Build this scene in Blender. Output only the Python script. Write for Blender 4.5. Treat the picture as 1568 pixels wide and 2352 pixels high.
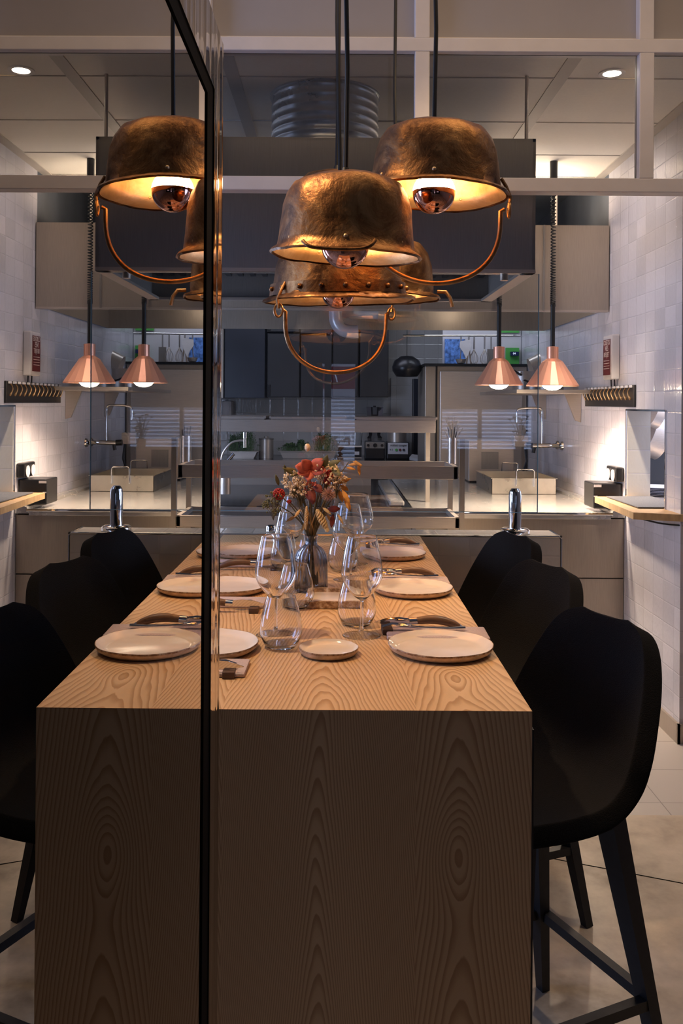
import bpy, bmesh, math, random
from mathutils import Vector, Matrix
random.seed(7)
from mathutils import noise as _mn
_mn.seed_set(11)
for o in list(bpy.data.objects): bpy.data.objects.remove(o)
SC = bpy.context.scene
COL = SC.collection
PI = math.pi

# ------------------------------------------------------------------ camera, world, exposure
H = 1.45                      # lens height above the floor
F = 2080.0                    # focal length in pixels of the 1568x2352 frame
cam = bpy.data.cameras.new('camera'); co = bpy.data.objects.new('camera', cam); COL.objects.link(co)
cam.sensor_fit = 'VERTICAL'; cam.sensor_height = 36; cam.sensor_width = 24
cam.lens = F/2352*36
cam.shift_x = (784-767.7)/2352; cam.shift_y = -(1176-924.9)/2352
cam.clip_start = .01
co.location = (0, 0, H)
co.rotation_euler = (Matrix.Rotation(PI/2, 4, 'X') @ Matrix.Rotation(.0066, 4, 'Z')).to_euler()
SC.camera = co
SC.view_settings.view_transform = 'Standard'; SC.view_settings.look = 'None'
SC.view_settings.gamma = 1; SC.view_settings.exposure = 0; SC.view_settings.use_curve_mapping = False
SC.cycles.transparent_max_bounces = 40
SC.cycles.max_bounces = 10
SC.cycles.sample_clamp_indirect = 8
w = bpy.data.worlds.new('world'); SC.world = w; w.use_nodes = True
bg = w.node_tree.nodes['Background']; bg.inputs[0].default_value = (.50, .64, 1, 1); bg.inputs[1].default_value = 4.5

def light(kind, name, loc, energy, color, target=None, **kw):
    l = bpy.data.lights.new(name, kind); l.energy = energy; l.color = color
    for k, v in kw.items(): setattr(l, k, v)
    o = bpy.data.objects.new(name, l); COL.objects.link(o); o.location = loc
    if target is not None:
        o.rotation_euler = (Vector(target)-Vector(loc)).to_track_quat('-Z', 'Y').to_euler()
    return o
BLUE = (.36, .52, 1); WARM = (1, .62, .30); WW = (1, .80, .60); WARM2 = (1, .68, .39)
# assumed daylight from the left, then an added kitchen fill
light('AREA', 'assumed_side_daylight', (-3.05, 2.35, 1.9), 62, BLUE, (0, 3.3, 1.5), shape='RECTANGLE', size=1.4, size_y=1.6)  # area lamp before the solid left wall; daylight assumed, no window built
light('AREA', 'kitchen_side_fill', (-1.8, 4.3, 1.35), 42, (.58, .70, 1), (1.4, 4.3, 1.5), shape='RECTANGLE', size=1.0, size_y=.9)  # added lamp brightening the tiled right wall; no window stands here
# assumed recessed lights of the unseen dining-room ceiling, behind the table's front edge, followed by added fill lamps
light('SPOT', 'added_dining_spot', (-.95, 1.95, 3.2), 152, WARM2, (-.0, 2.15, .9), spot_size=.85, spot_blend=.8, shadow_soft_size=.05)
light('SPOT', 'added_dining_spot', (.5, 2.9, 3.2), 95, WARM2, (.05, 3.0, .9), spot_size=.8, spot_blend=.8, shadow_soft_size=.05)
light('AREA', 'dining_ceiling_fill', (.5, 2.3, 3.25), 13, WARM2, (.5, 2.5, 0), shape='RECTANGLE', size=2.4, size_y=.5)  # added area fill warming the beams and hood fronts
light('SPOT', 'hood_front_fill', (1.15, 3.32, 2.69), 3, WARM2, (1.05, 4.9, 2.0), spot_size=1.5, spot_blend=.9, shadow_soft_size=.05)  # added lamp for the rear hood's front, without a fixture
light('AREA', 'hood_top_fill', (.98, 5.02, 2.426), 9, WW, (.98, 5.019, 2.9), shape='RECTANGLE', size=.5, size_y=.05)  # added lamp standing in for heat-lamp light bounced off the counter
light('SPOT', 'added_dining_spot', (1.15, 2.3, 3.2), 75, WW, (1.0, 2.1, 0), spot_size=.9, spot_blend=.8, shadow_soft_size=.05)  # added to brighten the floor on the right, no known lamp
light('SPOT', 'kitchen_wall_fill', (.98, 4.25, 2.69), 19, (1, .86, .80), (1.486, 4.3, 1.75), spot_size=2.3, spot_blend=.8, shadow_soft_size=.05)  # added fill for the tiled wall, no such fixture in the ceiling
# kitchen: the downlight seen at the right, an assumed lamp inside the rear hood, an assumed dim rear lamp
light('SPOT', 'kitchen_downlight', (1.06, 3.50, 2.66), 120, WW, (1.40, 4.80, 1.15), spot_size=.42, spot_blend=.7, shadow_soft_size=.04)
light('POINT', 'assumed_hood_lamp', (.9, 5.6, 2.2), 6, WW, shadow_soft_size=.04)
light('AREA', 'assumed_rear_lamp', (-.3, 6.6, 2.6), 12, (.78, .80, 1), (-.3, 7.6, 0), shape='RECTANGLE', size=1.6, size_y=.5)

# ------------------------------------------------------------------ pixel helpers (place-measuring only)
def un(px, py):
    dx = px-784; dy = py-1176
    return 784+dx+.0066*dy, 1176+dy-.0066*dx
def P(px, py, Y):
    x, y = un(px, py)
    return Vector(((x-766)*Y/F, Y, H-(y-925)*Y/F))

# ------------------------------------------------------------------ node helpers
class X_:
    def __init__(s, nt, sock): s.nt = nt; s.s = sock
    def op(s, kind, o=None, rev=False):
        n = s.nt.nodes.new('ShaderNodeMath'); n.operation = kind
        a, b = (s, o) if not rev else (o, s)
        for i, v in enumerate((a, b)):
            if v is None: continue
            if isinstance(v, X_): s.nt.links.new(v.s, n.inputs[i])
            else: n.inputs[i].default_value = v
        return X_(s.nt, n.outputs[0])
    def __add__(s, o): return s.op('ADD', o)
    def __radd__(s, o): return s.op('ADD', o)
    def __sub__(s, o): return s.op('SUBTRACT', o)
    def __rsub__(s, o): return s.op('SUBTRACT', o, True)
    def __mul__(s, o): return s.op('MULTIPLY', o)
    def __rmul__(s, o): return s.op('MULTIPLY', o)
    def __truediv__(s, o): return s.op('DIVIDE', o)
    def lt(s, v): return s.op('LESS_THAN', v)
    def gt(s, v): return s.op('GREATER_THAN', v)

def newmat(name):
    m = bpy.data.materials.new(name); m.use_nodes = True
    nt = m.node_tree; b = nt.nodes['Principled BSDF']
    return m, nt, b
def setp(b, col=None, rough=None, metal=None, **kw):
    if col is not None: b.inputs['Base Color'].default_value = (*col, 1)
    if rough is not None: b.inputs['Roughness'].default_value = rough
    if metal is not None: b.inputs['Metallic'].default_value = metal
    for k, v in kw.items(): b.inputs[k.replace('_', ' ')].default_value = v
def coords(nt, kind='Object'):
    return nt.nodes.new('ShaderNodeTexCoord').outputs[kind]
def noise(nt, vec, scale, detail=3, rough=.5, dist=0):
    n = nt.nodes.new('ShaderNodeTexNoise'); n.inputs['Scale'].default_value = scale
    n.inputs['Detail'].default_value = detail; n.inputs['Roughness'].default_value = rough
    n.inputs['Distortion'].default_value = dist
    if vec is not None: nt.links.new(vec, n.inputs['Vector'])
    return n.outputs['Fac']
def ramp(nt, fac, stops):
    r = nt.nodes.new('ShaderNodeValToRGB'); e = r.color_ramp.elements
    while len(e) < len(stops): e.new(.5)
    for i, (p, c) in enumerate(stops):
        e[i].position = p; e[i].color = (*c, 1) if len(c) == 3 else c
    nt.links.new(fac, r.inputs[0]); return r.outputs[0]
def bump(nt, b, h, strength=.2, dist=.01):
    n = nt.nodes.new('ShaderNodeBump'); n.inputs['Strength'].default_value = strength; n.inputs['Distance'].default_value = dist
    nt.links.new(h, n.inputs['Height']); nt.links.new(n.outputs[0], b.inputs['Normal'])
def scaled(nt, vec, s):
    n = nt.nodes.new('ShaderNodeMapping'); n.inputs['Scale'].default_value = s
    nt.links.new(vec, n.inputs['Vector']); return n.outputs[0]
def xyz(nt, vec):
    n = nt.nodes.new('ShaderNodeSeparateXYZ'); nt.links.new(vec, n.inputs[0])
    return [X_(nt, n.outputs[i]) for i in range(3)]
def comb(nt, a, b, c):
    n = nt.nodes.new('ShaderNodeCombineXYZ')
    for i, v in enumerate((a, b, c)):
        if isinstance(v, X_): nt.links.new(v.s, n.inputs[i])
        else: n.inputs[i].default_value = v
    return n.outputs[0]

def plain(name, col, rough=.5, metal=0, nscale=30, var=.12, bmp=0, stretch=(1, 1, 1), **kw):
    """procedural material with a gentle colour variation"""
    m, nt, b = newmat(name); setp(b, col, rough, metal, **kw)
    v = scaled(nt, coords(nt), stretch)
    f = noise(nt, v, nscale, 3)
    c = ramp(nt, f, [(.25, tuple(x*(1-var) for x in col)), (.75, tuple(min(1, x*(1+var)) for x in col))])
    nt.links.new(c, b.inputs['Base Color'])
    if bmp: bump(nt, b, f, bmp, .003)
    return m

def steel(name, col=(.50, .48, .46), rough=.32, stretch=(2, 60, 60), metal=.85):
    m, nt, b = newmat(name); setp(b, col, rough, metal)
    v = scaled(nt, coords(nt), stretch)
    f = noise(nt, v, 6, 3)
    f2 = noise(nt, coords(nt), 3, 2)
    r = X_(nt, f)*.12+X_(nt, f2)*.14+(rough-.13)
    nt.links.new(r.s, b.inputs['Roughness'])
    c = ramp(nt, f, [(.3, tuple(x*.93 for x in col)), (.7, tuple(x*1.07 for x in col))])
    nt.links.new(c, b.inputs['Base Color'])
    bump(nt, b, f, .04, .002)
    return m

def pine(name, front=False):
    m, nt, b = newmat(name); setp(b, None, .42)
    geo = nt.nodes.new('ShaderNodeNewGeometry')
    x, y, z = xyz(nt, geo.outputs['Position'])
    L = (z+(1.6-.907)) if front else y
    wob = X_(nt, noise(nt, comb(nt, x*5, L*1.3, 0), 1.0, 2))
    wob2 = X_(nt, noise(nt, comb(nt, x*28, L*5, 3), 1.0, 2))
    fine = X_(nt, noise(nt, comb(nt, x*90, L*9, 3), 1.0, 2))
    def board(c, k, e, per, off):
        u = (x-c)+(wob-.5)*.05
        r = (u*u+e*e).op('SQRT')
        return (L+off+r*k+(wob2-.5)*(.05 if front else .10)+(wob-.5)*(.12 if front else .40)+(fine-.5)*.012), per
    if front:
        v0, p0 = board(-.023, 13.5, .034, .050, 0); v1, p1 = board(.225, 9.5, .05, .068, .35); v2, p2 = board(-.33, 12, .045, .055, 1.2)
    else:
        v0, p0 = board(-.018, 8.0, .030, .062, 0); v1, p1 = board(.235, 6.0, .045, .070, .35); v2, p2 = board(-.33, 8, .045, .065, 1.2)
    for kx, ky, A, s in ((.221, 1.35, -.34, .042), (.25, 1.80, -.26, .04), (.20, 2.75, -.3, .045)):
        dx = (x-kx)/s; dy = (L-ky)/(s*1.9)
        g = ((dx*dx+dy*dy)*-1).op('EXPONENT')
        v1 = v1+g*A
    right = x.gt(.149); left = x.lt(-.195); mid = 1-right-left
    val = mid*(v0/p0)+right*(v1/p1)+left*(v2/p2)
    fr = val.op('FRACT')
    c = ramp(nt, fr.s, [(0, (.66, .44, .235)), (.45, (.63, .41, .21)), (.80, (.45, .26, .115)), (.93, (.42, .235, .10)), (1, (.65, .43, .23))])
    tint = nt.nodes.new('ShaderNodeMix'); tint.data_type = 'RGBA'; tint.blend_type = 'MULTIPLY'
    tint.inputs[0].default_value = 1
    nt.links.new(c, tint.inputs[6])
    t2 = ramp(nt, wob.s, [(.3, (.92, .89, .86)), (.7, (1, 1, 1))])
    nt.links.new(t2, tint.inputs[7])
    nt.links.new(tint.outputs[2], b.inputs['Base Color'])
    bump(nt, b, fr.s, .05, .001)
    return m

def zellige(name, axis, tw=.13, th=.094, col=(.60, .58, .62), off=(0, 0), rough=.16, grout=(.56, .54, .57)):
    """glazed hand-made tiles: axis 'x' for a wall across the view, 'y' for a side wall"""
    m, nt, b = newmat(name); setp(b, None, rough)
    geo = nt.nodes.new('ShaderNodeNewGeometry')
    x, y, z = xyz(nt, geo.outputs['Position'])
    u = ((x if axis == 'x' else y)+(off[0]+50))/tw; v = (z+(off[1]+50))/th
    w1 = X_(nt, noise(nt, geo.outputs['Position'], 9, 2)); u = u+(w1-.5)*.05; v = v+(w1-.5)*.06
    fu = u.op('FRACT'); fv = v.op('FRACT')
    du = (fu-.5).op('ABSOLUTE'); dv = (fv-.5).op('ABSOLUTE')
    gu = du.gt(.5-.0012/tw); gv = dv.gt(.5-.0014/th)
    g = gu.op('MAXIMUM', gv)
    n = nt.nodes.new('ShaderNodeTexWhiteNoise'); n.noise_dimensions = '2D'
    nt.links.new(comb(nt, u.op('FLOOR'), v.op('FLOOR'), 0), n.inputs[0])
    rnd = X_(nt, n.outputs[0])
    c = ramp(nt, rnd.s, [(0, tuple(q*.9 for q in col)), (1, tuple(min(1, q*1.06) for q in col))])
    mx = nt.nodes.new('ShaderNodeMix'); mx.data_type = 'RGBA'
    nt.links.new(g.s, mx.inputs[0]); nt.links.new(c, mx.inputs[6]); mx.inputs[7].default_value = (*grout, 1)
    nt.links.new(mx.outputs[2], b.inputs['Base Color'])
    # wavy glaze, pillowed edges and a random tilt of each tile
    wav = X_(nt, noise(nt, scaled(nt, geo.outputs['Position'], (1.6, 1.6, 1)), 26, 2, .5, .3))
    edge = du.op('MAXIMUM', dv)
    pil = (edge-.455).op('MAXIMUM', 0)*-7.0
    n2 = nt.nodes.new('ShaderNodeTexWhiteNoise'); n2.noise_dimensions = '2D'
    nt.links.new(comb(nt, v.op('FLOOR'), u.op('FLOOR'), 0), n2.inputs[0])
    tilt = (fu-.5)*(rnd-.5)*.9+(fv-.5)*(X_(nt, n2.outputs[0])-.5)*.9
    hgt = wav*.55+pil+tilt-g*.25
    bump(nt, b, hgt.s, .42, .006)
    return m

def glass(name, tint=(1, 1, 1), ior=1.45, boost=1.0, rough=0.0):
    """thin clear glass: Fresnel mix of a mirror reflection and straight transmission"""
    m = bpy.data.materials.new(name); m.use_nodes = True; nt = m.node_tree; nt.nodes.clear()
    out = nt.nodes.new('ShaderNodeOutputMaterial'); mix = nt.nodes.new('ShaderNodeMixShader')
    tr = nt.nodes.new('ShaderNodeBsdfTransparent'); tr.inputs[0].default_value = (*tint, 1)
    gl = nt.nodes.new('ShaderNodeBsdfGlossy'); gl.inputs['Roughness'].default_value = rough
    fr = nt.nodes.new('ShaderNodeFresnel'); fr.inputs[0].default_value = ior
    f = (X_(nt, fr.outputs[0])*boost).op('MINIMUM', 1.0)
    nt.links.new(f.s, mix.inputs[0]); nt.links.new(tr.outputs[0], mix.inputs[1]); nt.links.new(gl.outputs[0], mix.inputs[2])
    nt.links.new(mix.outputs[0], out.inputs[0]); return m

def emit(name, col, strength):
    m, nt, b = newmat(name); setp(b, (0, 0, 0), .5)
    b.inputs['Emission Color'].default_value = (*col, 1); b.inputs['Emission Strength'].default_value = strength
    return m

M = {}
M['pine'] = pine('pine'); M['pine_front'] = pine('pine_front', True)
M['fabric'] = plain('black_wool', (.0055, .005, .0055), .95, 0, 400, .5, .5, Specular_IOR_Level=.2)
M['blackwood'] = plain('black_stained_wood', (.012, .011, .012), .6, 0, 60, .3)
M['blackmetal'] = plain('black_metal', (.012, .012, .014), .45, .3, 60, .2)
M['gasket'] = plain('black_gasket', (.002, .002, .003), .7, 0, 30, .1, 0, (1, 1, 1), Specular_IOR_Level=.05)
m, nt, b = newmat('tinted_mirror_glass'); setp(b, (.42, .405, .39), 0.0, 1); M['mirror'] = m
f = noise(nt, coords(nt), 3, 1); nt.links.new(ramp(nt, f, [(.3, (.42, .405, .39)), (.7, (.43, .415, .40))]), b.inputs['Base Color'])
m, nt, b = newmat('polished_frame'); setp(b, (.42, .38, .33), .05, 1); M['polished'] = m
bump(nt, b, noise(nt, scaled(nt, coords(nt), (1, 14, .8)), 2.2, 2), .45, .012)
M['chrome'] = plain('chrome', (.72, .71, .70), .06, 1, 20, .03)
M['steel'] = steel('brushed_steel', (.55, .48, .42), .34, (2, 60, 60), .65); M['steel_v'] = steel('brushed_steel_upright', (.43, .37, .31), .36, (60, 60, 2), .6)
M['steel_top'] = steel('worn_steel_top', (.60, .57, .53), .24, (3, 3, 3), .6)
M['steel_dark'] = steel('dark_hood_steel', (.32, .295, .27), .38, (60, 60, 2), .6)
M['tray'] = steel('bright_tray_steel', (.62, .57, .50), .30, (3, 3, 3), 1)
M['galv'] = steel('galvanised_steel', (.55, .57, .60), .30, (4, 4, 4))
M['white'] = plain('white_painted_wood', (.76, .72, .70), .55, 0, 12, .05)
M['plaster'] = plain('white_plaster', (.43, .40, .39), .8, 0, 5, .04)
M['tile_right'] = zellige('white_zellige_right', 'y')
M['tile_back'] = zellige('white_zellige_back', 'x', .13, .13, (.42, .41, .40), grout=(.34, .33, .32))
M['tile_low'] = zellige('cream_zellige_low', 'x', .128, .128, (.62, .55, .45), (.0, -.01), .14, (.55, .48, .40))
M['niche_tile'] = zellige('white_niche_tile', 'x', .30, .12, (.62, .60, .55), (-1.36, 0.02), .3)
M['darkpaint'] = plain('blue_grey_paint', (.10, .115, .14), .8, 0, 3, .25)
M['concrete'] = None
m, nt, b = newmat('polished_concrete'); setp(b, None, .38)
v = coords(nt); f = noise(nt, v, 1.7, 6, .62, .4); f2 = noise(nt, v, 14, 4, .6)
s = X_(nt, f)*.75+X_(nt, f2)*.25
nt.links.new(ramp(nt, s.s, [(.35, (.18, .14, .10)), (.48, (.36, .295, .225)), (.60, (.48, .40, .31))]), b.inputs['Base Color'])
bump(nt, b, f2, .08, .002); M['concrete'] = m
m, nt, b = newmat('kitchen_floor_tile'); setp(b, None, .5)
v = coords(nt); br = nt.nodes.new('ShaderNodeTexBrick'); nt.links.new(v, br.inputs['Vector'])
br.offset = 0; br.inputs['Scale'].default_value = 1; br.inputs['Brick Width'].default_value = .3; br.inputs['Row Height'].default_value = .3
br.inputs['Mortar Size'].default_value = .002; br.inputs['Color1'].default_value = (.40, .36, .33, 1); br.inputs['Color2'].default_value = (.37, .335, .31, 1); br.inputs['Mortar'].default_value = (.2, .18, .16, 1)
nt.links.new(br.outputs[0], b.inputs['Base Color']); M['floortile'] = m
M['ceil'] = plain('ceiling_tile', (.84, .78, .70), .9, 0, 80, .03)
M['ceilgrid'] = plain('ceiling_grid', (.52, .47, .42), .6, 0, 30, .03)
# old copper pots
def brass(name, c1, c2, c3, rough, bs):
    m, nt, b = newmat(name); setp(b, None, rough, 1)
    v = coords(nt)
    f = noise(nt, v, 7, 7, .68, .8); f2 = noise(nt, v, 38, 3, .6)
    c = ramp(nt, f, [(.36, c1), (.5, c2), (.64, c3)])
    nt.links.new(c, b.inputs['Base Color'])
    r = X_(nt, f2)*.16+X_(nt, f)*.12+(rough-.08); nt.links.new(r.s, b.inputs['Roughness'])
    vo = nt.nodes.new('ShaderNodeTexVoronoi'); vo.inputs['Scale'].default_value = 26; vo.feature = 'SMOOTH_F1'
    nt.links.new(v, vo.inputs['Vector'])
    hgt = X_(nt, vo.outputs['Distance'])*.6+X_(nt, f2)*.5+X_(nt, f)*1.2
    bump(nt, b, hgt.s, bs, .006)
    return m
M['brass'] = brass('aged_copper', (.085, .038, .018), (.26, .12, .045), (.46, .25, .10), .37, .6)
M['brass_in'] = brass('copper_inside', (.55, .34, .16), (.70, .47, .24), (.80, .60, .36), .45, .3)
M['brass_rod'] = brass('copper_rod', (.24, .12, .05), (.36, .20, .09), (.48, .29, .14), .34, .04)
M['capmirror'] = plain('copper_bulb_cap', (.62, .30, .22), .04, 1, 10, .04)
M['bulb_glow'] = emit('lit_bulb_glass', (1, .56, .23), 50)
M['copper'] = plain('satin_copper', (.88, .43, .29), .34, .55, 8, .05)
M['heat_glow'] = emit('heat_lamp_bulb', (1, .80, .55), 38)
M['down_glow'] = emit('downlight_lens', (1, .88, .72), 30)
M['cord'] = plain('black_cord', (.006, .006, .006), .5, 0, 100, .2)
m = bpy.data.materials.new('clear_glass'); m.use_nodes = True; nt = m.node_tree; nt.nodes.clear()
out = nt.nodes.new('ShaderNodeOutputMaterial'); gb = nt.nodes.new('ShaderNodeBsdfGlass'); gb.inputs['IOR'].default_value = 1.48; gb.inputs['Roughness'].default_value = 0
gb.inputs['Color'].default_value = (.99, .995, 1, 1); nt.links.new(gb.outputs[0], out.inputs[0]); M['glass'] = m
M['pane'] = glass('window_pane', (.97, .98, .98), 1.5, 1.5)
M['shield'] = glass('hood_shield_glass', (.95, .96, .97), 1.5, 2.2)
M['edgeglass'] = plain('glass_edge', (.22, .42, .60), .15, 0, 10, .1)
m = bpy.data.materials.new('smoked_ribbed_glass'); m.use_nodes = True; nt = m.node_tree; nt.nodes.clear()
out = nt.nodes.new('ShaderNodeOutputMaterial'); gb = nt.nodes.new('ShaderNodeBsdfGlass'); gb.inputs['IOR'].default_value = 1.45; gb.inputs['Roughness'].default_value = 0.02
gb.inputs['Color'].default_value = (.80, .80, .82, 1); nt.links.new(gb.outputs[0], out.inputs[0]); M['smoke'] = m
m, nt, b = newmat('glazed_stoneware'); setp(b, (.80, .68, .56), .13); M['plate'] = m
f = noise(nt, coords(nt), 18, 3); nt.links.new(ramp(nt, f, [(.3, (.76, .645, .53)), (.7, (.82, .71, .59))]), b.inputs['Base Color']); bump(nt, b, f, .05, .003)
m, nt, b = newmat('unglazed_rim'); setp(b, None, .4); M['rim'] = m
f = noise(nt, coords(nt), 70, 4, .7); nt.links.new(ramp(nt, f, [(.40, (.20, .10, .045)), (.52, (.42, .27, .15)), (.66, (.66, .55, .42))]), b.inputs['Base Color']); bump(nt, b, f, .3, .002)
M['under'] = plain('speckled_underside', (.58, .44, .31), .3, 0, 60, .35)
M['napkin'] = plain('mauve_linen', (.50, .40, .38), .85, 0, 300, .12, .3)
M['olive'] = plain('brown_knife_handle', (.16, .085, .045), .38, 0, 25, .4, 0, (1, 9, 9))
M['block'] = plain('dark_walnut_block', (.10, .055, .035), .5, 0, 40, .3)
M['boardwood'] = plain('oiled_oak_board', (.52, .33, .16), .45, 0, 12, .25, 0, (1, 8, 1))
M['slate'] = plain('grey_felt_mat', (.10, .10, .105), .9, 0, 200, .35, .4)
M['black'] = plain('black_plastic', (.010, .010, .012), .32, 0, 80, .2)
M['whiteplastic'] = plain('white_plastic', (.62, .60, .62), .4, 0, 10, .03)
M['red'] = plain('maroon_label', (.14, .02, .02), .4, 0, 10, .1)
M['print'] = plain('pale_print', (.66, .60, .58), .5, 0, 10, .03)
M['darkprint'] = plain('dark_print', (.03, .03, .04), .5, 0, 10, .03)
M['darkdoor'] = plain('navy_black_laminate', (.022, .026, .040), .30, 0, 3, .3)
M['darkcab'] = plain('charcoal_laminate', (.035, .035, .038), .32, 0, 3, .25)
M['worktop'] = plain('black_worktop', (.012, .012, .014), .12, 0, 30, .2)
M['cream'] = plain('cream_paint', (.50, .44, .34), .7, 0, 6, .05)
M['leaf'] = plain('fresh_herb_green', (.05, .11, .025), .6, 0, 60, .5)
M['hood_under'] = plain('filter_black', (.02, .022, .026), .4, .5, 40, .3)
M['pipe'] = plain('pale_duct_hose', (.42, .44, .50), .3, .2, 14, .08)
M['greenwall'] = plain('bright_green_panel', (.09, .42, .08), .5, 0, 10, .05)
M['curtain'] = plain('blue_patterned_curtain', (.10, .22, .55), .8, 0, 45, .8)
M['cloth'] = plain('white_cloth', (.7, .69, .70), .8, 0, 30, .05, .3)
M['screen'] = emit('display_digits', (.7, .8, 1), 1.6)
M['navy'] = plain('navy_display', (.01, .02, .09), .3)

# ------------------------------------------------------------------ mesh builder
class MB:
    def __init__(s): s.bm = bmesh.new(); s.mi = 0
    def box(s, x0, x1, y0, y1, z0, z1, bev=0, mat=None):
        r = bmesh.ops.create_cube(s.bm, size=1)
        vs = r['verts']
        bmesh.ops.scale(s.bm, vec=(abs(x1-x0), abs(y1-y0), abs(z1-z0)), verts=vs)
        bmesh.ops.translate(s.bm, vec=((x0+x1)/2, (y0+y1)/2, (z0+z1)/2), verts=vs)
        fs = list({f for v in vs for f in v.link_faces})
        for f in fs: f.material_index = s.mi
        if bev:
            es = list({e for f in fs for e in f.edges})
            r2 = bmesh.ops.bevel(s.bm, geom=es, offset=bev, segments=2, profile=.5, affect='EDGES')
            for f in r2['faces']: f.material_index = s.mi
            vs = list({v for f in r2['faces'] for v in f.verts}|{v for v in vs if v.is_valid})
        if mat is not None: bmesh.ops.transform(s.bm, matrix=mat, verts=[v for v in vs if v.is_valid])
        return s
    def bar(s, a, b_, w, d, up=(0, 0, 1), w2=None, d2=None):
        a = Vector(a); b_ = Vector(b_); t = (b_-a).normalized(); u = Vector(up)
        if abs(t.dot(u)) > .95: u = Vector((0, 1, 0))
        sx = t.cross(u).normalized(); sy = sx.cross(t).normalized()
        w2 = w2 or w; d2 = d2 or d; vs = []
        for p, ww, dd in ((a, w, d), (b_, w2, d2)):
            for q, r in ((-1, -1), (1, -1), (1, 1), (-1, 1)):
                vs.append(s.bm.verts.new(p+sx*q*ww/2+sy*r*dd/2))
        for idx in ((0, 3, 2, 1), (4, 5, 6, 7), (0, 1, 5, 4), (1, 2, 6, 5), (2, 3, 7, 6), (3, 0, 4, 7)):
            s.bm.faces.new([vs[i] for i in idx]).material_index = s.mi
        return s
    def lathe(s, prof, n=48, c=(0, 0, 0), sx=1, sy=1, close=False, rib=0, ribn=0, mats=None):
        rings = []
        for r, z in prof:
            if r < 1e-6: rings.append([s.bm.verts.new((c[0], c[1], c[2]+z))])
            else:
                ring = []
                for i in range(n):
                    a = 2*PI*i/n; rr = r*(1+rib*math.cos(a*ribn))
                    ring.append(s.bm.verts.new((c[0]+rr*math.cos(a)*sx, c[1]+rr*math.sin(a)*sy, c[2]+z)))
                rings.append(ring)
        prs = list(zip(rings[:-1], rings[1:]))
        if close: prs.append((rings[-1], rings[0]))
        for k, (A, B) in enumerate(prs):
            mi = mats[k] if mats else s.mi
            for i in range(n):
                j = (i+1) % n
                if len(A) == 1 and len(B) == 1: continue
                if len(A) == 1: f = [A[0], B[j], B[i]]
                elif len(B) == 1: f = [A[i], A[j], B[0]]
                else: f = [A[i], A[j], B[j], B[i]]
                try: s.bm.faces.new(f).material_index = mi
                except ValueError: pass
        return s
    def tube(s, pts, r, n=10, closed=False, r2=None):
        pts = [Vector(p) for p in pts]; N = len(pts); rings = []
        up = Vector((0, 0, 1)); prev = None
        for i, p in enumerate(pts):
            if closed: t = (pts[(i+1) % N]-pts[i-1]).normalized()
            else: t = (pts[min(i+1, N-1)]-pts[max(i-1, 0)]).normalized()
            if prev is None:
                u = up if abs(t.dot(up)) < .9 else Vector((1, 0, 0))
                a = t.cross(u).normalized()
            else:
                a = (prev-t*prev.dot(t)).normalized()
            prev = a; b_ = t.cross(a)
            rr = r[i] if isinstance(r, (list, tuple)) else (r if r2 is None else r+(r2-r)*i/(N-1))
            rings.append([s.bm.verts.new(p+(a*math.cos(2*PI*k/n)+b_*math.sin(2*PI*k/n))*rr) for k in range(n)])
        prs = list(zip(rings[:-1], rings[1:]))
        if closed: prs.append((rings[-1], rings[0]))
        for A, B in prs:
            for k in range(n):
                j = (k+1) % n; s.bm.faces.new([A[k], A[j], B[j], B[k]]).material_index = s.mi
        if not closed:
            s.bm.faces.new(rings[0][::-1]).material_index = s.mi; s.bm.faces.new(rings[-1]).material_index = s.mi
        return s
    def cyl(s, a, b_, r, n=24, r2=None): return s.tube([a, b_], [r, r2 if r2 is not None else r], n)
    def ball(s, c, r, n=12, sc=(1, 1, 1)):
        res = bmesh.ops.create_uvsphere(s.bm, u_segments=n, v_segments=max(5, n//2+1), radius=r)
        bmesh.ops.scale(s.bm, vec=sc, verts=res['verts']); bmesh.ops.translate(s.bm, vec=c, verts=res['verts'])
        for f in {f for v in res['verts'] for f in v.link_faces}: f.material_index = s.mi
        return s
    def quad(s, *p):
        s.bm.faces.new([s.bm.verts.new(q) for q in p]).material_index = s.mi; return s
    def prism(s, pts, ext):
        ext = Vector(ext); A = [s.bm.verts.new(p) for p in pts]; B = [s.bm.verts.new(Vector(p)+ext) for p in pts]
        s.bm.faces.new(A[::-1]).material_index = s.mi; s.bm.faces.new(B).material_index = s.mi
        n = len(A)
        for i in range(n):
            j = (i+1) % n; s.bm.faces.new([A[i], A[j], B[j], B[i]]).material_index = s.mi
        return s
    def jitter(s, amp, sc=8.0):
        from mathutils import noise as mn
        for v in s.bm.verts:
            v.co += mn.noise_vector(v.co*sc)*amp
        return s
    def xf(s, mat): bmesh.ops.transform(s.bm, matrix=mat, verts=s.bm.verts); return s
    def build(s, name, mats, parent=None, angle=40, smooth=True, shift=True):
        """link as ONE mesh object; verts are in world space unless shift is False"""
        bmesh.ops.recalc_face_normals(s.bm, faces=s.bm.faces)
        if parent is not None and shift:
            o0 = parent
            off = Vector((0, 0, 0))
            while o0 is not None: off += Vector(o0.location); o0 = o0.parent
            bmesh.ops.translate(s.bm, vec=-off, verts=s.bm.verts)
        me = bpy.data.meshes.new(name); s.bm.to_mesh(me); s.bm.free()
        for m_ in (mats if isinstance(mats, (list, tuple)) else [mats]): me.materials.append(m_)
        if smooth:
            me.polygons.foreach_set('use_smooth', [True]*len(me.polygons))
            try: me.set_sharp_from_angle(angle=math.radians(angle))
            except Exception: pass
        o = bpy.data.objects.new(name, me); COL.objects.link(o)
        if parent is not None: o.parent = parent
        return o

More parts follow.
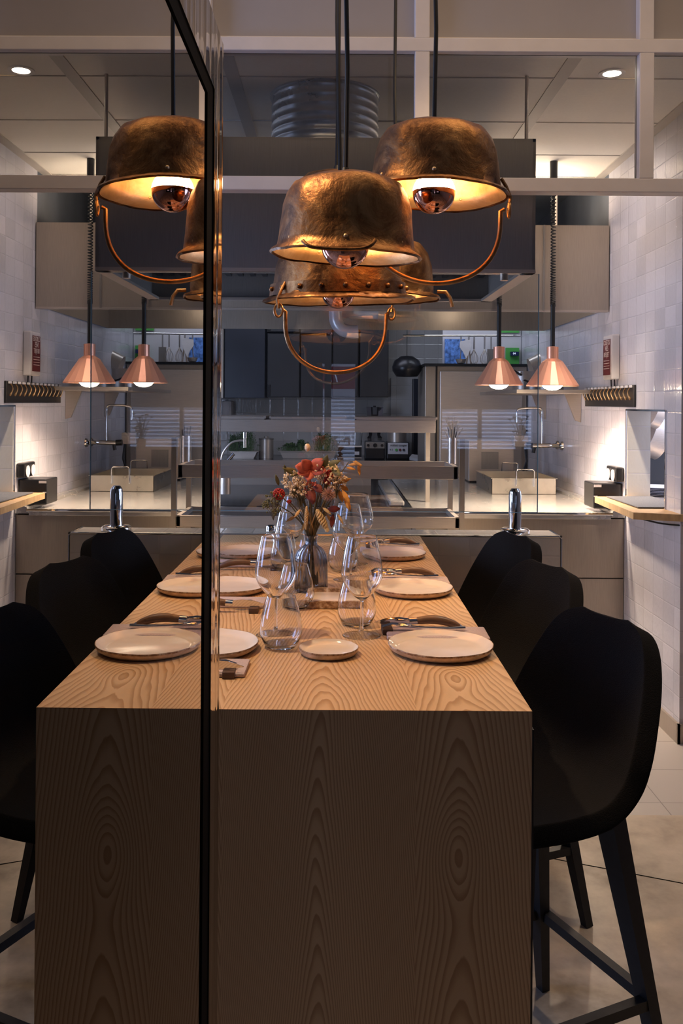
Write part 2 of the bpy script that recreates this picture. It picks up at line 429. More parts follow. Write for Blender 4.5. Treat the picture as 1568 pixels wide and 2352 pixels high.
def thing(name, label, cat, loc=(0, 0, 0), rz=0, group=None):
    o = bpy.data.objects.new(name, None); COL.objects.link(o); o.empty_display_size = .05
    o.location = loc; o.rotation_euler = (0, 0, rz); o['label'] = label; o['category'] = cat
    if group: o['group'] = group
    return o
def tag(o, label, cat, group=None, kind=None):
    o['label'] = label; o['category'] = cat
    if group: o['group'] = group
    if kind: o['kind'] = kind
    return o
def struct(name, mb, mat, parent=None, **kw):
    o = mb.build(name, mat, parent, **kw)
    if parent is None: o['kind'] = 'structure'
    return o
def dup(root, loc, rz=None, label=None, group=None):
    def cp(o, par):
        c = o.copy(); COL.objects.link(c); c.parent = par
        for ch in [q for q in bpy.data.objects if q.parent == o]: cp(ch, c)
        return c
    r = cp(root, None); r.location = loc
    if rz is not None: r.rotation_euler = (0, 0, rz)
    if label: r['label'] = label
    if group: r['group'] = group
    return r
def text_mesh(s, size, mat, parent, loc, rot, ext=.0004, sx=1, shear=0):
    name = 'printed_text'; cu = bpy.data.curves.new(name, 'FONT'); cu.body = s; cu.size = size; cu.extrude = ext; cu.align_x = 'CENTER'; cu.align_y = 'CENTER'; cu.shear = shear
    tmp = bpy.data.objects.new('tmp', cu); COL.objects.link(tmp)
    dg = bpy.context.evaluated_depsgraph_get(); dg.update()
    me = bpy.data.meshes.new_from_object(tmp.evaluated_get(dg)); bpy.data.objects.remove(tmp); bpy.data.curves.remove(cu)
    me.name = name; me.materials.clear(); me.materials.append(mat)
    me.transform(Matrix.Translation(Vector(loc)) @ rot.to_matrix().to_4x4() @ Matrix.Diagonal((sx, 1, 1, 1)))
    o = bpy.data.objects.new(name, me); COL.objects.link(o); o.parent = parent
    if parent is not None: me.transform(Matrix.Translation(-Vector(parent.location)))
    return o
from mathutils import Euler
FACE_CAM = Euler((PI/2, 0, 0))            # text facing -y
FACE_LEFT = Euler((PI/2, 0, -PI/2))       # text facing -x
FACE_IN = Euler((PI/2, 0, PI))            # text facing +y

# ------------------------------------------------------------------ the setting
WX = 1.486                    # inner face of the kitchen's right wall
CZ = H+1.26                   # kitchen ceiling
struct('floor', MB().box(-3.2, 3.4, -4.0, 3.2, -.1, 0), M['concrete'])
struct('floor', MB().box(-3.2, 3.4, 3.2, 8.6, -.1, 0), M['floortile'])
o = MB().bar((2.3, 2.25, .0005), (.55, 2.95, .0005), .003, .002).build('floor_joint', M['gasket']); o['kind'] = 'structure'
struct('ceiling', MB().box(-3.2, 3.4, -4.0, 3.2, 3.3, 3.4), M['plaster'])
# kitchen ceiling tiles: one slab with raised grid as its child
c = struct('ceiling', MB().box(-1.9, WX+.5, 3.24, 5.05, CZ, CZ+.05), M['ceil'])
g = MB()
for gx in (-1.67, -.40, .865): g.box(gx-.026, gx+.026, 3.24, 5.05, CZ-.004, CZ+.001)
for gy in (3.50, 4.05, 4.58, 5.02): g.box(-1.9, WX, gy-.004, gy+.004, CZ-.003, CZ+.001)
g.box(WX-.05, WX, 3.24, 5.05, CZ-.006, CZ+.001)
g.build('ceiling_grid', M['ceilgrid'], c)
struct('ceiling', MB().box(-1.9, 2.4, 5.05, 8.6, CZ+.07, CZ+.12), M['darkpaint'])
# right wall of the kitchen with the pass-through opening
NY0, NY1, NZ0, NZ1 = 4.06, 4.60, H-.468, H-.030
wl = MB()
wl.box(WX, WX+.12, 3.88, NY0, 0, CZ+.1); wl.box(WX, WX+.12, NY1, 4.93, 0, CZ+.1)
wl.box(WX, WX+.12, NY0, NY1, 0, NZ0); wl.box(WX, WX+.12, NY0, NY1, NZ1, CZ+.1)
wl.box(WX, WX+.12, 4.93, 8.5, 0, H+.97)
struct('wall_right', wl, M['tile_right'], smooth=False)
struct('wall_right', MB().box(WX, WX+.12, 4.93, 8.5, H+.97, CZ+.3), M['darkpaint'], smooth=False)
struct('wall_right', MB().box(WX+.12, 3.4, 3.88, 4.0, 0, CZ+.1), M['plaster'], smooth=False)
struct('wall_right', MB().box(3.3, 3.4, -4, 3.88, 0, 3.4), M['plaster'], smooth=False)
bb = MB().box(WX-.012, WX, 3.868, 4.63, 0, .085).box(WX-.012, 3.3, 3.868, 3.88, 0, .085)
struct('baseboard_right', bb, M['steel_v'], smooth=False)
nf = MB().box(WX-.006, WX+.12, NY0-.006, NY0, NZ0, NZ1+.006).box(WX-.006, WX+.12, NY1-.001, NY1+.006, NZ0, NZ1+.006).box(WX-.006, WX+.12, NY0-.006, NY1+.006, NZ1-.001, NZ1+.008)
struct('trim_1', nf, M['chrome'], smooth=False)
struct('wall_niche', MB().box(WX+.002, WX+.118, NY1-.006, NY1-.002, NZ0, NZ1-.001), M['niche_tile'], smooth=False)
# scullery behind the opening
struct('wall_scullery', MB().box(1.65, 3.4, 6.6, 6.7, 0, CZ), M['cream'], smooth=False)
struct('wall_scullery', MB().box(1.62, 3.4, 4.02, 4.04, .0, .9), M['plaster'], smooth=False)
light('POINT', 'assumed_scullery_lamp', (2.1, 5.1, 2.2), 60, WW, shadow_soft_size=.1)  # assumed lamp lighting the scullery, out of view and without a fixture
# other walls
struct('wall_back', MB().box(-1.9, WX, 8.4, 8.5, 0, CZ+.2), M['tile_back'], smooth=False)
struct('wall_left', MB().box(-1.95, -1.85, 3.25, 8.5, 0, CZ+.2), M['tile_right'], smooth=False)
wl = MB().box(-3.2, -3.1, -4, 3.3, 0, 3.4)
struct('wall_left', wl, M['plaster'], smooth=False)
# street front behind the lens: dark joinery with narrow door panes and a wide low window
wf = MB(); ya, yb = -4.1, -4.0
def hole_wall(mb, x0, x1, z0, z1, holes):
    xs = sorted({x0, x1, *[h[0] for h in holes], *[h[1] for h in holes]})
    for a, b_ in zip(xs[:-1], xs[1:]):
        hs = sorted([(h[2], h[3]) for h in holes if h[0] <= a+1e-6 and h[1] >= b_-1e-6])
        z = z0
        for h0, h1 in hs: mb.box(a, b_, ya, yb, z, h0); z = h1
        mb.box(a, b_, ya, yb, z, z1)
hole_wall(wf, -3.2, 3.4, 0, 3.4, [(-.24, -.12, .35, 1.92), (-.04, .25, .35, 1.92), (1.30, 1.74, .9, 1.38), (1.78, 2.4, .9, 1.38)])
struct('wall_front', wf, M['darkdoor'], smooth=False)
# street outside
st = thing('street_facade', 'pale facade across the street behind the front windows', 'building', (0, -7, 0))
MB().box(-4, 5, -7.1, -7, -.1, 4).build('wall', M['plaster'], st, smooth=False)
MB().box(-.9, .50, -7.0, -6.8, 1.66, 2.0).build('awning', M['red'], st, smooth=False)
text_mesh('Le Bist', .20, M['print'], st, (-.2, -6.79, 1.80), FACE_IN, .002, 1, .3)
bl = MB()
for i in range(24): bl.box(-4, 5, -7.0, -6.97, .1+i*.06, .12+i*.06)
bl.build('slatted_shutter', M['whiteplastic'], st, smooth=False)
for i, (x, lab) in enumerate(((1.42, 'bare twiggy potted plant on the front windowsill, nearer the door'), (2.22, 'bushy potted plant on the front windowsill, far from the door'))):
    t = thing('potted_plant', lab, 'plant', (x, -3.9, .9))
    MB().lathe([(0, 0), (.05, 0), (.06, .1), (0, .1)], 16, (x, -3.9, .9)).build('pot', M['black'], t)
    mb = MB()
    for k in range(26):
        a = random.uniform(0, 6.28); r = random.uniform(.02, .14)
        e = Vector((x+r*math.cos(a), -3.9+r*.4*math.sin(a), 1.0+random.uniform(.1, .3)))
        mb.tube([(x, -3.9, .99), ((x+e.x)/2, -3.9, e.z-.1), e], .004, 5)
        if i: mb.ball(e, .02, 6, (1, 1, .5))
    mb.build('foliage', M['leaf'], t)

# glazed screen between dining room and kitchen
PY = 3.2
sw = thing('window_1', 'white timber screen with glass panes between dining room and kitchen', 'screen', (0, PY, H)); sw['kind'] = 'structure'
z1, z2 = P(784, 437, PY).z, P(784, 405, PY).z
z3, z4 = P(784, 116, PY).z, P(784, 85, PY).z
MB().box(-1.9, 3.3, PY, PY+.06, z1, z2, .003).build('transom', M['white'], sw, smooth=False)
MB().box(-1.9, 3.3, PY, PY+.06, z3, z4, .003).build('top_rail', M['white'], sw, smooth=False)
posts = [-1.255, -.47, .303, 1.097, 1.89, 2.68]
for x in posts: MB().box(x-.026, x+.026, PY, PY+.055, z2, z3, .003).build('mullion', M['white'], sw, smooth=False)
for x in posts: MB().box(x-.026, x+.026, PY+.005, PY+.05, z4, 3.3, .003).build('upper_mullion', M['white'], sw, smooth=False)
for a, b_ in zip(posts[:-1], posts[1:]):
    MB().box(a+.026, b_-.026, PY+.03, PY+.036, z2, z3).build('pane', M['pane'], sw, smooth=False)
MB().box(-1.9, 3.3, PY+.045, PY+.06, z4, 3.3).build('upper_panel', M['plaster'], sw, smooth=False)

# low tiled wall at the end of the table
LX = P(1290, 1222, 3.71).x; LZ = P(1100, 1230, 3.71).z
struct('wall_low', MB().box(-1.2, LX-.004, 3.71, 3.90, 0, LZ-.004), M['tile_low'], smooth=False)
et = MB().tube([(-1.2, 3.712, LZ-.003), (LX-.012, 3.712, LZ-.003), (LX-.003, 3.712, LZ-.012), (LX-.003, 3.712, 0)], .005, 8)
et.tube([(LX-.003, 3.712, LZ-.003), (LX-.003, 3.895, LZ-.003)], .005, 8)
struct('trim_2', et, M['chrome'])

# ------------------------------------------------------------------ tall cabinet with the mirror glass, left of the lens
def plane_x(Y): return -.0925+.0043*Y
cb = thing('glass_door_cabinet', 'tall dark cabinet with mirror-like side glass and polished frame', 'cabinet', (-.4, .2, 0))
Yg, Yf = plane_x(0)*0+.635, .712
def ply(Y, dx=0): return plane_x(Y)+dx
def slab(mb, Y0, Y1, z0, z1, t0, t1):
    """box whose faces run parallel to the slightly turned cabinet side"""
    a = [(ply(Y0, -t1), Y0, z0), (ply(Y0, -t0), Y0, z0), (ply(Y1, -t0), Y1, z0), (ply(Y1, -t1), Y1, z0)]
    mb.prism(a, (0, 0, z1-z0)); return mb
gy = .0925*F/((766+8)-466); gy = .0925*F/(774-466)      # where the glass ends
fy0 = .0925*F/(774-481); fy1 = .0925*F/(774-499)
gz = P(470, 212, gy).z; fz = P(503, 103, fy1).z
slab(MB(), -.45, gy, .06, gz, .000, .006).build('side_glass', M['mirror'], cb, smooth=False)
gk = MB(); slab(gk, gy, fy0-.004, .05, gz+.012, -.001, .01); slab(gk, -.45, gy, gz, gz+.012, -.001, .01)
gk.build('gasket', M['gasket'], cb, smooth=False)
fr = MB(); slab(fr, fy0-.004, fy1, .02, fz, -.002, .05); slab(fr, -.5, fy0-.004, gz+.012, fz, -.002, .05); slab(fr, -.5, fy0, .02, .05, -.002, .05)
fr.build('polished_frame', M['polished'], cb, smooth=False)
slab(MB(), -.5, fy1-.005, .0, fz-.004, .051, .55).build('body', M['darkcab'], cb, smooth=False)

# ------------------------------------------------------------------ dining table
TZ = H-.543; TX0, TX1, TY0, TY1 = -.45, .353, 1.60, 3.705
tb = thing('dining_table', 'long pale pine counter-height table with solid front end', 'table', (-.05, 2.6, 0))
MB().prism([(TX0, TY0, TZ), (TX0, TY1, TZ), (TX0, TY1, TZ-.045), (TX0, TY0+.045, TZ-.045)], (TX1-TX0, 0, 0)).build('tabletop', M['pine'], tb, smooth=False)
MB().prism([(TX0, TY0, 0), (TX0, TY0, TZ-.0004), (TX0, TY0+.0448, TZ-.0452), (TX0, TY0+.0448, 0)], (TX1-TX0, 0, 0)).build('front_panel', M['pine_front'], tb, smooth=False)
MB().box(TX1-.07, TX1+.014, TY0+.047, TY0+.09, 0, TZ-.05).build('leg', M['blackmetal'], tb, smooth=False)
MB().box(TX0-.01, TX0+.07, TY0+.047, TY0+.09, 0, TZ-.05).build('leg', M['blackmetal'], tb, smooth=False)
MB().box(-.12, .02, 2.4, 3.6, 0, TZ-.05).build('pedestal', M['blackmetal'], tb, smooth=False)

# ------------------------------------------------------------------ bar stools
def catmull(pts, n):
    out = []; N = len(pts)
    for i in range(N-1):
        p0, p1, p2, p3 = (Vector(pts[max(i-1, 0)]), Vector(pts[i]), Vector(pts[i+1]), Vector(pts[min(i+2, N-1)]))
        for k in range(n):
            t = k/n
            out.append(.5*((2*p1)+(p2-p0)*t+(2*p0-5*p1+4*p2-p3)*t*t+(3*p1-p0-3*p2+p3)*t**3))
    out.append(Vector(pts[-1])); return out
def stool(label, x, y, rz, group):
    """local +y faces the table edge direction; seat height about .63 m"""
    t = thing('bar_stool', label, 'stool', (0, 0, 0), 0, group)
    SH = .595
    # profile: (forward, z, half width, side lift up, side wrap forward)
    prof = [(.215, -.045, .15, .0, 0), (.225, -.01, .175, .008, 0), (.17, .012, .195, .012, .0), (.05, .006, .212, .02, .0), (-.06, .004, .22, .035, .01),
            (-.135, .035, .222, .045, .03), (-.18, .10, .222, .03, .05), (-.205, .18, .212, .005, .05), (-.225, .26, .190, .0, .035), (-.238, .325, .158, 0, .018), (-.245, .358, .120, 0, .006), (-.248, .37, .07, 0, 0)]
    pr = catmull(prof_v(prof, 0), 4); pw = catmull(prof_v(prof, 1), 4)
    mb = MB(); NU = 17; grid = []
    for a, b_ in zip(pr, pw):
        row = []
        for i in range(NU):
            u = -1+2*i/(NU-1); uu = math.sin(u*PI/2)
            row.append(mb.bm.verts.new((b_.x*uu, a.x+b_.z*abs(uu)**2.4, SH+a.y+b_.y*abs(uu)**2.4)))
        grid.append(row)
    for A, B in zip(grid[:-1], grid[1:]):
        for i in range(NU-1): mb.bm.faces.new([A[i], A[i+1], B[i+1], B[i]])
    bmesh.ops.recalc_face_normals(mb.bm, faces=mb.bm.faces)
    me = mb.build('seat_shell', M['fabric'], t)
    sd = me.modifiers.new('thick', 'SOLIDIFY'); sd.thickness = .042; sd.offset = 0
    ss = me.modifiers.new('soft', 'SUBSURF'); ss.levels = 1; ss.render_levels = 2
    tops = {}; feet = {}
    for sx in (-1, 1):
        for sy in (-1, 1):
            a = Vector((sx*.125, -.02+sy*.115, SH-.012)); f = Vector((sx*.205, -.03+sy*.195, 0))
            MB().bar(a, f, .058, .036, (0, 1, 0), .026, .022).build('leg', M['blackwood'], t, smooth=False)
            tops[sx, sy] = a; feet[sx, sy] = f
    MB().box(-.15, .15, -.14, .12, SH-.030, SH-.010, .004).build('seat_plate', M['blackmetal'], t, smooth=False)
    h = .21; q = [tops[k].lerp(feet[k], 1-h/(SH-.012)) for k in ((-1, -1), (1, -1), (1, 1), (-1, 1))]
    q = [Vector((p.x*1.03, p.y*1.03, h)) for p in q]
    mb = MB()
    for i in range(4): mb.bar(q[i], q[(i+1) % 4], .022, .022)
    mb.build('footrest', M['blackmetal'], t, smooth=False)
    t.location = (x, y, 0); t.rotation_euler = (0, 0, rz)
    return t
def prof_v(prof, k):
    if k == 0: return [(p[0], p[1], 0) for p in prof]
    return [(p[2], p[3], p[4]) for p in prof]
GRP = 'black upholstered bar stools along the right side of the table'
ST = [(.41, 1.965, PI/2+.44, 'black fabric bar stool beside the nearest right-hand plate, closest to the viewer'),
      (.425, 2.62, PI/2+.40, 'black fabric bar stool beside the middle right-hand plate, between the two others'),
      (.45, 3.24, PI/2+.36, 'black fabric bar stool by the tiled low wall, furthest from the viewer')]
s0 = stool(ST[0][3], *ST[0][:3], GRP)
for x, y, rz, lab in ST[1:]: dup(s0, (x, y, 0), rz, lab)

# ------------------------------------------------------------------ copper pot pendants
def ring_at(c, r, tr, ax='y', n=20, sc=(1, 1)):
    pts = []
    for i in range(n):
        a = 2*PI*i/n; p, q = r*math.cos(a)*sc[0], r*math.sin(a)*sc[1]
        pts.append(Vector(c)+(Vector((p, 0, q)) if ax == 'y' else Vector((0, p, q))))
    return pts
def pendant(label, c, r, h, tilt, handle, flare=.93, band=False, seed=0, dome=False, bulb_r=.056, watts=3.0, cord_dx=0):
    """c = centre of the rim; h = height of the pot; handle = (angle of its plane, drop, swing)"""
    cx, cy, cz = c
    t = thing('pendant_lamp', label, 'lamp', (cx, cy, cz), 0, None)
    rs = r*flare
    if dome:
        outer = [(r, 0), (r+.004, .004), (r, .009), (rs, .016), (rs*.97, h*.35), (rs*.93, h*.55), (rs*.82, h*.76), (rs*.62, h*.92), (rs*.35, h*.985), (0, h)]
    else:
        outer = [(r, 0), (r+.005, .004), (r+.001, .010), (rs, .018), (rs*.965, h*.30), (rs*.92, h*.62), (rs*.865, h*.78), (rs*.78, h*.90), (rs*.62, h*.965), (rs*.35, h*.995), (0, h)]
    th = .010
    inner = [(max(0, p[0]-th), p[1]-(th if p[1] > h*.5 else 0)) for p in outer[3:]][::-1]+[(r-.005, .004)]
    # resample the side so the hammer marks have vertices to move
    def dens(pr):
        o2 = []
        for a, b_ in zip(pr[:-1], pr[1:]):
            k = max(1, int(max(abs(a[0]-b_[0]), abs(a[1]-b_[1]))/.012))
            for i in range(k): o2.append((a[0]+(b_[0]-a[0])*i/k, a[1]+(b_[1]-a[1])*i/k))
        o2.append(pr[-1]); return o2
    po, pi_ = dens(outer), dens(inner)
    sh = MB(); sh.lathe(po, 96, (seed*3.1, 0, 0)); sh.jitter(.0065, 8).jitter(.0020, 30); sh.xf(Matrix.Translation((-seed*3.1, 0, 0)))
    R = Matrix.Rotation(tilt[0], 4, 'X') @ Matrix.Rotation(tilt[1], 4, 'Y')
    sh.xf(R); a = sh.build('shade', M['brass'], t, shift=False, angle=60)
    ii = MB(); ii.lathe(pi_, 96, (seed*3.1, 0, 0)); ii.jitter(.0065, 8); ii.xf(Matrix.Translation((-seed*3.1, 0, 0)))
    for k in range(7):
        an = k*.9+seed; ii.ball(((rs-.006)*math.cos(an), (rs-.006)*math.sin(an), .028), .006, 8)
    ii.xf(R); ii.build('inner_lining', M['brass_in'], a, shift=False, angle=60)
    if band:
        bd = MB().lathe([(rs+.001, .018), (rs+.004, .018), (rs*.985+.004, .052), (rs*.985+.001, .052)], 96, close=True)
        for k in range(9):
            an = -PI/2+(k-4)*.33+.1; bd.ball(((rs+.005)*math.cos(an), (rs+.005)*math.sin(an), .036), .0075, 10)
        bd.xf(R).build('riveted_band', M['brass'], a, shift=False)
    # bulb: lit glass above, mirrored copper cap below, holder on top
    bz = .030+handle.get('bz', 0)
    up = [(0, .0)]; n = 10
    top = [(bulb_r*math.cos(x), bulb_r*math.sin(x)) for x in [PI/2*k/n for k in range(0, n)]]+[(.018, bulb_r*.99), (.016, bulb_r+.02), (0, bulb_r+.02)]
    MB().lathe(top, 40, (0, 0, bz)).build('bulb_glass', M['bulb_glow'], t, shift=False)
    bot = [(0, -bulb_r)]+[(bulb_r*math.cos(x), bulb_r*math.sin(x)) for x in [-PI/2+PI/2*k/12 for k in range(1, 13)]]+[(bulb_r+.0006, .003)]
    MB().lathe(bot, 40, (0, 0, bz)).build('bulb_cap', M['capmirror'], t, shift=False)
    MB().cyl((0, 0, bz+bulb_r+.021), (0, 0, h-.004), .02).build('lamp_holder', M['black'], t, shift=False)
    cd = MB().cyl((0, 0, h), (0, 0, h+.022), .014, 16, .008)
    zt = 3.3-cz
    cd.tube([(0, 0, h+.02), (.003, 0, h+.25), (-.003, 0, h+.5), (cord_dx, 0, zt)], .0055, 8)
    cd.build('cord', M['cord'], t, shift=False)
    MB().cyl((cord_dx, 0, zt-.02), (cord_dx, 0, zt), .04).build('ceiling_rose', M['black'], t, shift=False)
    # handle and its two ears
    az = handle['az']; d = Vector((math.cos(az), math.sin(az), 0)); drop = handle['drop']; sw_ = Vector(handle.get('swing', (0, 0, 0)))
    hr = r*handle.get('w', .93)
    for s_ in ((-1, 1) if handle.get('show', True) else ()):
        er = MB()
        e = R @ (d*s_*(r-.002)+Vector((0, 0, .005)))
        # strap on the pot wall and a link
        er.tube([R @ (d*s_*(rs-.001)+Vector((0, 0, .05))), R @ (d*s_*(rs+.012)+Vector((0, 0, .03))), e+d*s_*.008+Vector((0, 0, -.004)), e+d*s_*.004+Vector((0, 0, -.03))], .0045, 8)
        er.tube(ring_at(e+d*s_*.004+Vector((0, 0, -.035)), .014, .004, 'y' if abs(d.y) > .5 else 'x', 18, (.8, 1.3)), .0036, 8, closed=True)
        er.build('handle_ear', M['brass_rod'], t, shift=False)
    pts = []; p0 = R @ (-d*hr); p1 = R @ (d*hr); K = 28
    for i in range(K+1):
        a_ = PI*i/K; mid = p0.lerp(p1, (1-math.cos(a_))/2)
        k = math.sin(a_)**.75
        pts.append(mid+Vector((0, 0, -.045-drop*k))+sw_*k)
    # hooked ends
    pts = [pts[0]+Vector((0, 0, .016))-d*.010, pts[0]+Vector((0, 0, .012))]+pts[1:-1]+[pts[-1]+Vector((0, 0, .012)), pts[-1]+Vector((0, 0, .016))+d*.010]
    if handle.get('show', True):
        MB().tube(pts, .0062, 12).build('handle', M['brass_rod'], t, shift=False)
    return t
L1 = P(996, 452, 2.30); L2 = P(792, 592, 2.10); L3 = P(776, 694, 2.70); L4 = P(905, 686, 3.08); L5 = P(772, 530, 2.95)
pendant('large copper pot pendant on the right, its bulb and handle hanging clear', L1, .186, .175, (.00, .045), dict(az=-.12, drop=.175, w=.90, bz=-.02), seed=1, flare=.90, bulb_r=.054)
pendant('dark dented copper pot pendant in front of the others, at picture centre', L2, .174, .186, (.042, .045), dict(az=-PI/2+.12, drop=.045, swing=(0, .0, 0), w=.9, show=False), seed=2, flare=.93, bulb_r=.056)
pendant('lowest copper pot pendant with riveted band and long handle below', L3, .222, .175, (.050, -.02), dict(az=.72, drop=.165, w=.90), band=True, seed=3, flare=.90, bulb_r=.05)
pendant('small copper pot pendant at the back, half hidden behind the lowest one', L4, .152, .205, (.0, .03), dict(az=-1.2, drop=.05, w=.9, swing=(.10, 0, 0), show=False), seed=4, flare=.86, bulb_r=.045, dome=True)
pendant('domed copper pot pendant hidden behind the dark central one', L5, .168, .19, (.0, .0), dict(az=1.2, drop=.05, show=False), seed=5, flare=.96, bulb_r=.05, dome=True)
# the front lamp's handle lies folded up against its rim; the back one shows a stub
hd = None
for o in bpy.data.objects:
    if o.name.startswith('pendant_lamp') and o['label'].startswith('dark dented'):
        y_ = -.183
        pts = [(-.092, y_+.01, .008), (-.080, y_-.0, -.004), (-.060, y_-.004, -.009), (-.02, y_-.006, -.012), (.03, y_-.005, -.011), (.052, y_-.002, -.003), (.062, y_+.008, .010)]
        MB().tube([tuple(v) for v in catmull(pts, 5)], .0042, 10).build('handle', M['brass'], o, shift=False)
    if o.name.startswith('pendant_lamp') and o['label'].startswith('small copper'):
        MB().tube([(.145, -.02, .022), (.172, -.03, .020), (.186, -.03, .0), (.194, -.03, -.030)], .007, 10).build('handle', M['brass_rod'], o, shift=False)

# ------------------------------------------------------------------ tableware
def plate(name, label, cx, cy, r, group=None, hgt=.018, proto=None):
    if proto: return dup(proto, (cx, cy, TZ), None, label)
    t = thing(name, label, 'plate', (cx, cy, TZ), 0, group)
    po = [(0, .006), (r*.78, .006), (r*.90, .010), (r*.965, hgt)]
    MB().lathe([(r*.984, hgt+.0008), (r*.93, hgt-.003), (r*.86, .009), (r*.76, .007), (0, .007)], 72).jitter(.0012, 20).build('glazed_face', M['plate'], t, shift=False)
    MB().lathe([(r*.994, hgt-.0025), (r*.97, hgt-.009), (r*.88, .002), (r*.80, 0), (0, 0)], 72).jitter(.0012, 20).build('glazed_underside', M['under'], t, shift=False)
    MB().lathe([(r*.984, hgt+.0006), (r*.994, hgt+.001), (r, hgt-.001), (r*.994, hgt-.003)], 72).jitter(.0012, 20).build('unglazed_rim', M['rim'], t, shift=False)
    return t
PG = 'stoneware dinner plates'
p0 = plate('dinner_plate', 'cream dinner plate nearest the viewer on the right side', .236, 1.985, .115, PG)
plate('', 'cream dinner plate at the middle setting on the right side', .228, 2.60, .112, proto=p0)
plate('', 'cream dinner plate at the furthest setting on the right side', .212, 3.20, .115, proto=p0)
plate('', 'cream dinner plate nearest the viewer on the left, half cut off by the cabinet', -.278, 1.985, .115, proto=p0)
plate('', 'cream dinner plate at the middle setting on the left side', -.305, 2.61, .115, proto=p0)
plate('', 'cream dinner plate at the furthest setting on the left side', -.315, 3.22, .112, proto=p0)
plate('side_dish', 'small round cream dish alone in the middle of the table front', -.009, 1.955, .064, hgt=.016)
t = thing('square_dish', 'square cream dish with brown edge between the front wine glasses', 'dish', (.005, 2.47, TZ), -.05)
MB().box(-.07, .075, -.085, .085, .004, .010, .004).build('dish_base', M['plate'], t, shift=False)
mb = MB()
for a, b_ in (((-.07, -.085), (.075, -.085)), ((.075, -.085), (.075, .085)), ((.075, .085), (-.07, .085)), ((-.07, .085), (-.07, -.085))): mb.bar((*a, .010), (*b_, .012), .012, .018)
mb.jitter(.001, 30).build('unglazed_rim', M['rim'], t, shift=False)

def knife_parts(t):
    """lies along local x: blade tip at x=0, handle end at x=.215, bending down"""
    bl = [(0, 0, .0), (.03, .0, .010), (.06, 0, .012), (.085, 0, .009), (.085, 0, -.006), (.03, 0, -.006), (0, 0, -.001)]
    MB().prism([(p[0], -.001, p[2]) for p in bl], (0, .002, 0)).build('blade', M['chrome'], t, shift=False, smooth=False)
    MB().cyl((.084, 0, .002), (.103, 0, .003), .0085, 14).build('bolster', M['chrome'], t, shift=False)
    hp = [(.102, 0, .003), (.13, 0, .006), (.16, 0, .004), (.188, 0, -.004), (.205, 0, -.012)]
    MB().tube([tuple(v) for v in catmull(hp, 5)], [.0085+.0025*math.sin(i/20*PI)-.0030*(i/20)**3 for i in range(21)], 12).build('handle', M['olive'], t, shift=False)
    MB().tube([(.203, 0, -.011), (.210, 0, -.0145), (.214, 0, -.017)], [.0066, .0058, .003], 10).build('handle_cap', M['chrome'], t, shift=False)
def fork_parts(t):
    MB().tube([tuple(v) for v in catmull([(.065, 0, .004), (.10, 0, .001), (.15, 0, -.001), (.195, 0, .001)], 4)], [.0022]*8+[.003, .0035, .004, .0045, .004], 8).build('stem', M['chrome'], t, shift=False)
    mb = MB(); mb.ball((.05, 0, .006), .02, 12, (1, .5, .22))
    for k in (-1.5, -.5, .5, 1.5): mb.tube([(.042, k*.0045, .008), (.022, k*.0045, .009), (.0, k*.0042, .002)], .0013, 6)
    mb.build('tines', M['chrome'], t, shift=False)
def block_mesh(t=None):
    return MB().box(-.012, .012, -.028, .028, 0, .014, .0012)
K = [  # blade tip x, y, dir, which
    (.098, 2.145, 0, 'right-hand setting nearest the viewer'),
    (.108, 2.785, 0, 'middle right-hand setting'),
    (.108, 3.40, 0, 'furthest right-hand setting'),
    (-.175, 1.80, PI, 'left-hand setting nearest the viewer'),
    (-.175, 2.35, PI, 'middle left-hand setting'),
    (-.165, 2.935, PI, 'furthest left-hand setting')]
kproto = thing('table_knife', 'table knife with curved brown handle, '+K[0][3], 'knife', (0, 0, 0), 0, 'table knives'); knife_parts(kproto)
fproto = thing('table_fork', 'steel fork resting beside the knife, '+K[0][3], 'fork', (0, 0, 0), 0, 'table forks'); fork_parts(fproto)
bproto = block_mesh().build('cutlery_rest', M['block'], None); tag(bproto, 'small dark wooden cutlery rest, '+K[0][3], 'cutlery rest', 'cutlery rests')
def napkin_mesh(w_, d_):
    mb = MB(); n = 14
    for lay in range(3):
        g = []
        for i in range(n+1):
            x = -w_/2+w_*i/n
            wv = .0012*math.sin(i*1.3+lay)
            g.append([mb.bm.verts.new((x, -d_/2+(.002*math.sin(i)), .0012+lay*.0035+wv*.2)), mb.bm.verts.new((x, d_/2, .0012+lay*.0028+wv*.2))])
            if lay: pass
        for a, b_ in zip(g[:-1], g[1:]): mb.bm.faces.new([a[0], b_[0], b_[1], a[1]])
    mb2 = MB(); mb2.box(-w_/2, w_/2, -d_/2, d_/2, 0, .009, .004); mb2.jitter(.0014, 16)
    mb.bm.free(); return mb2
nproto = napkin_mesh(.235, .105).build('linen_napkin', M['napkin'], None); tag(nproto, 'folded mauve linen napkin, '+K[0][3], 'napkin', 'folded napkins')
nap = [(.243, 2.118), (.232, 2.745), (.215, 3.345), (-.29, 1.835), (-.30, 2.435), (-.29, 3.02)]
first = True
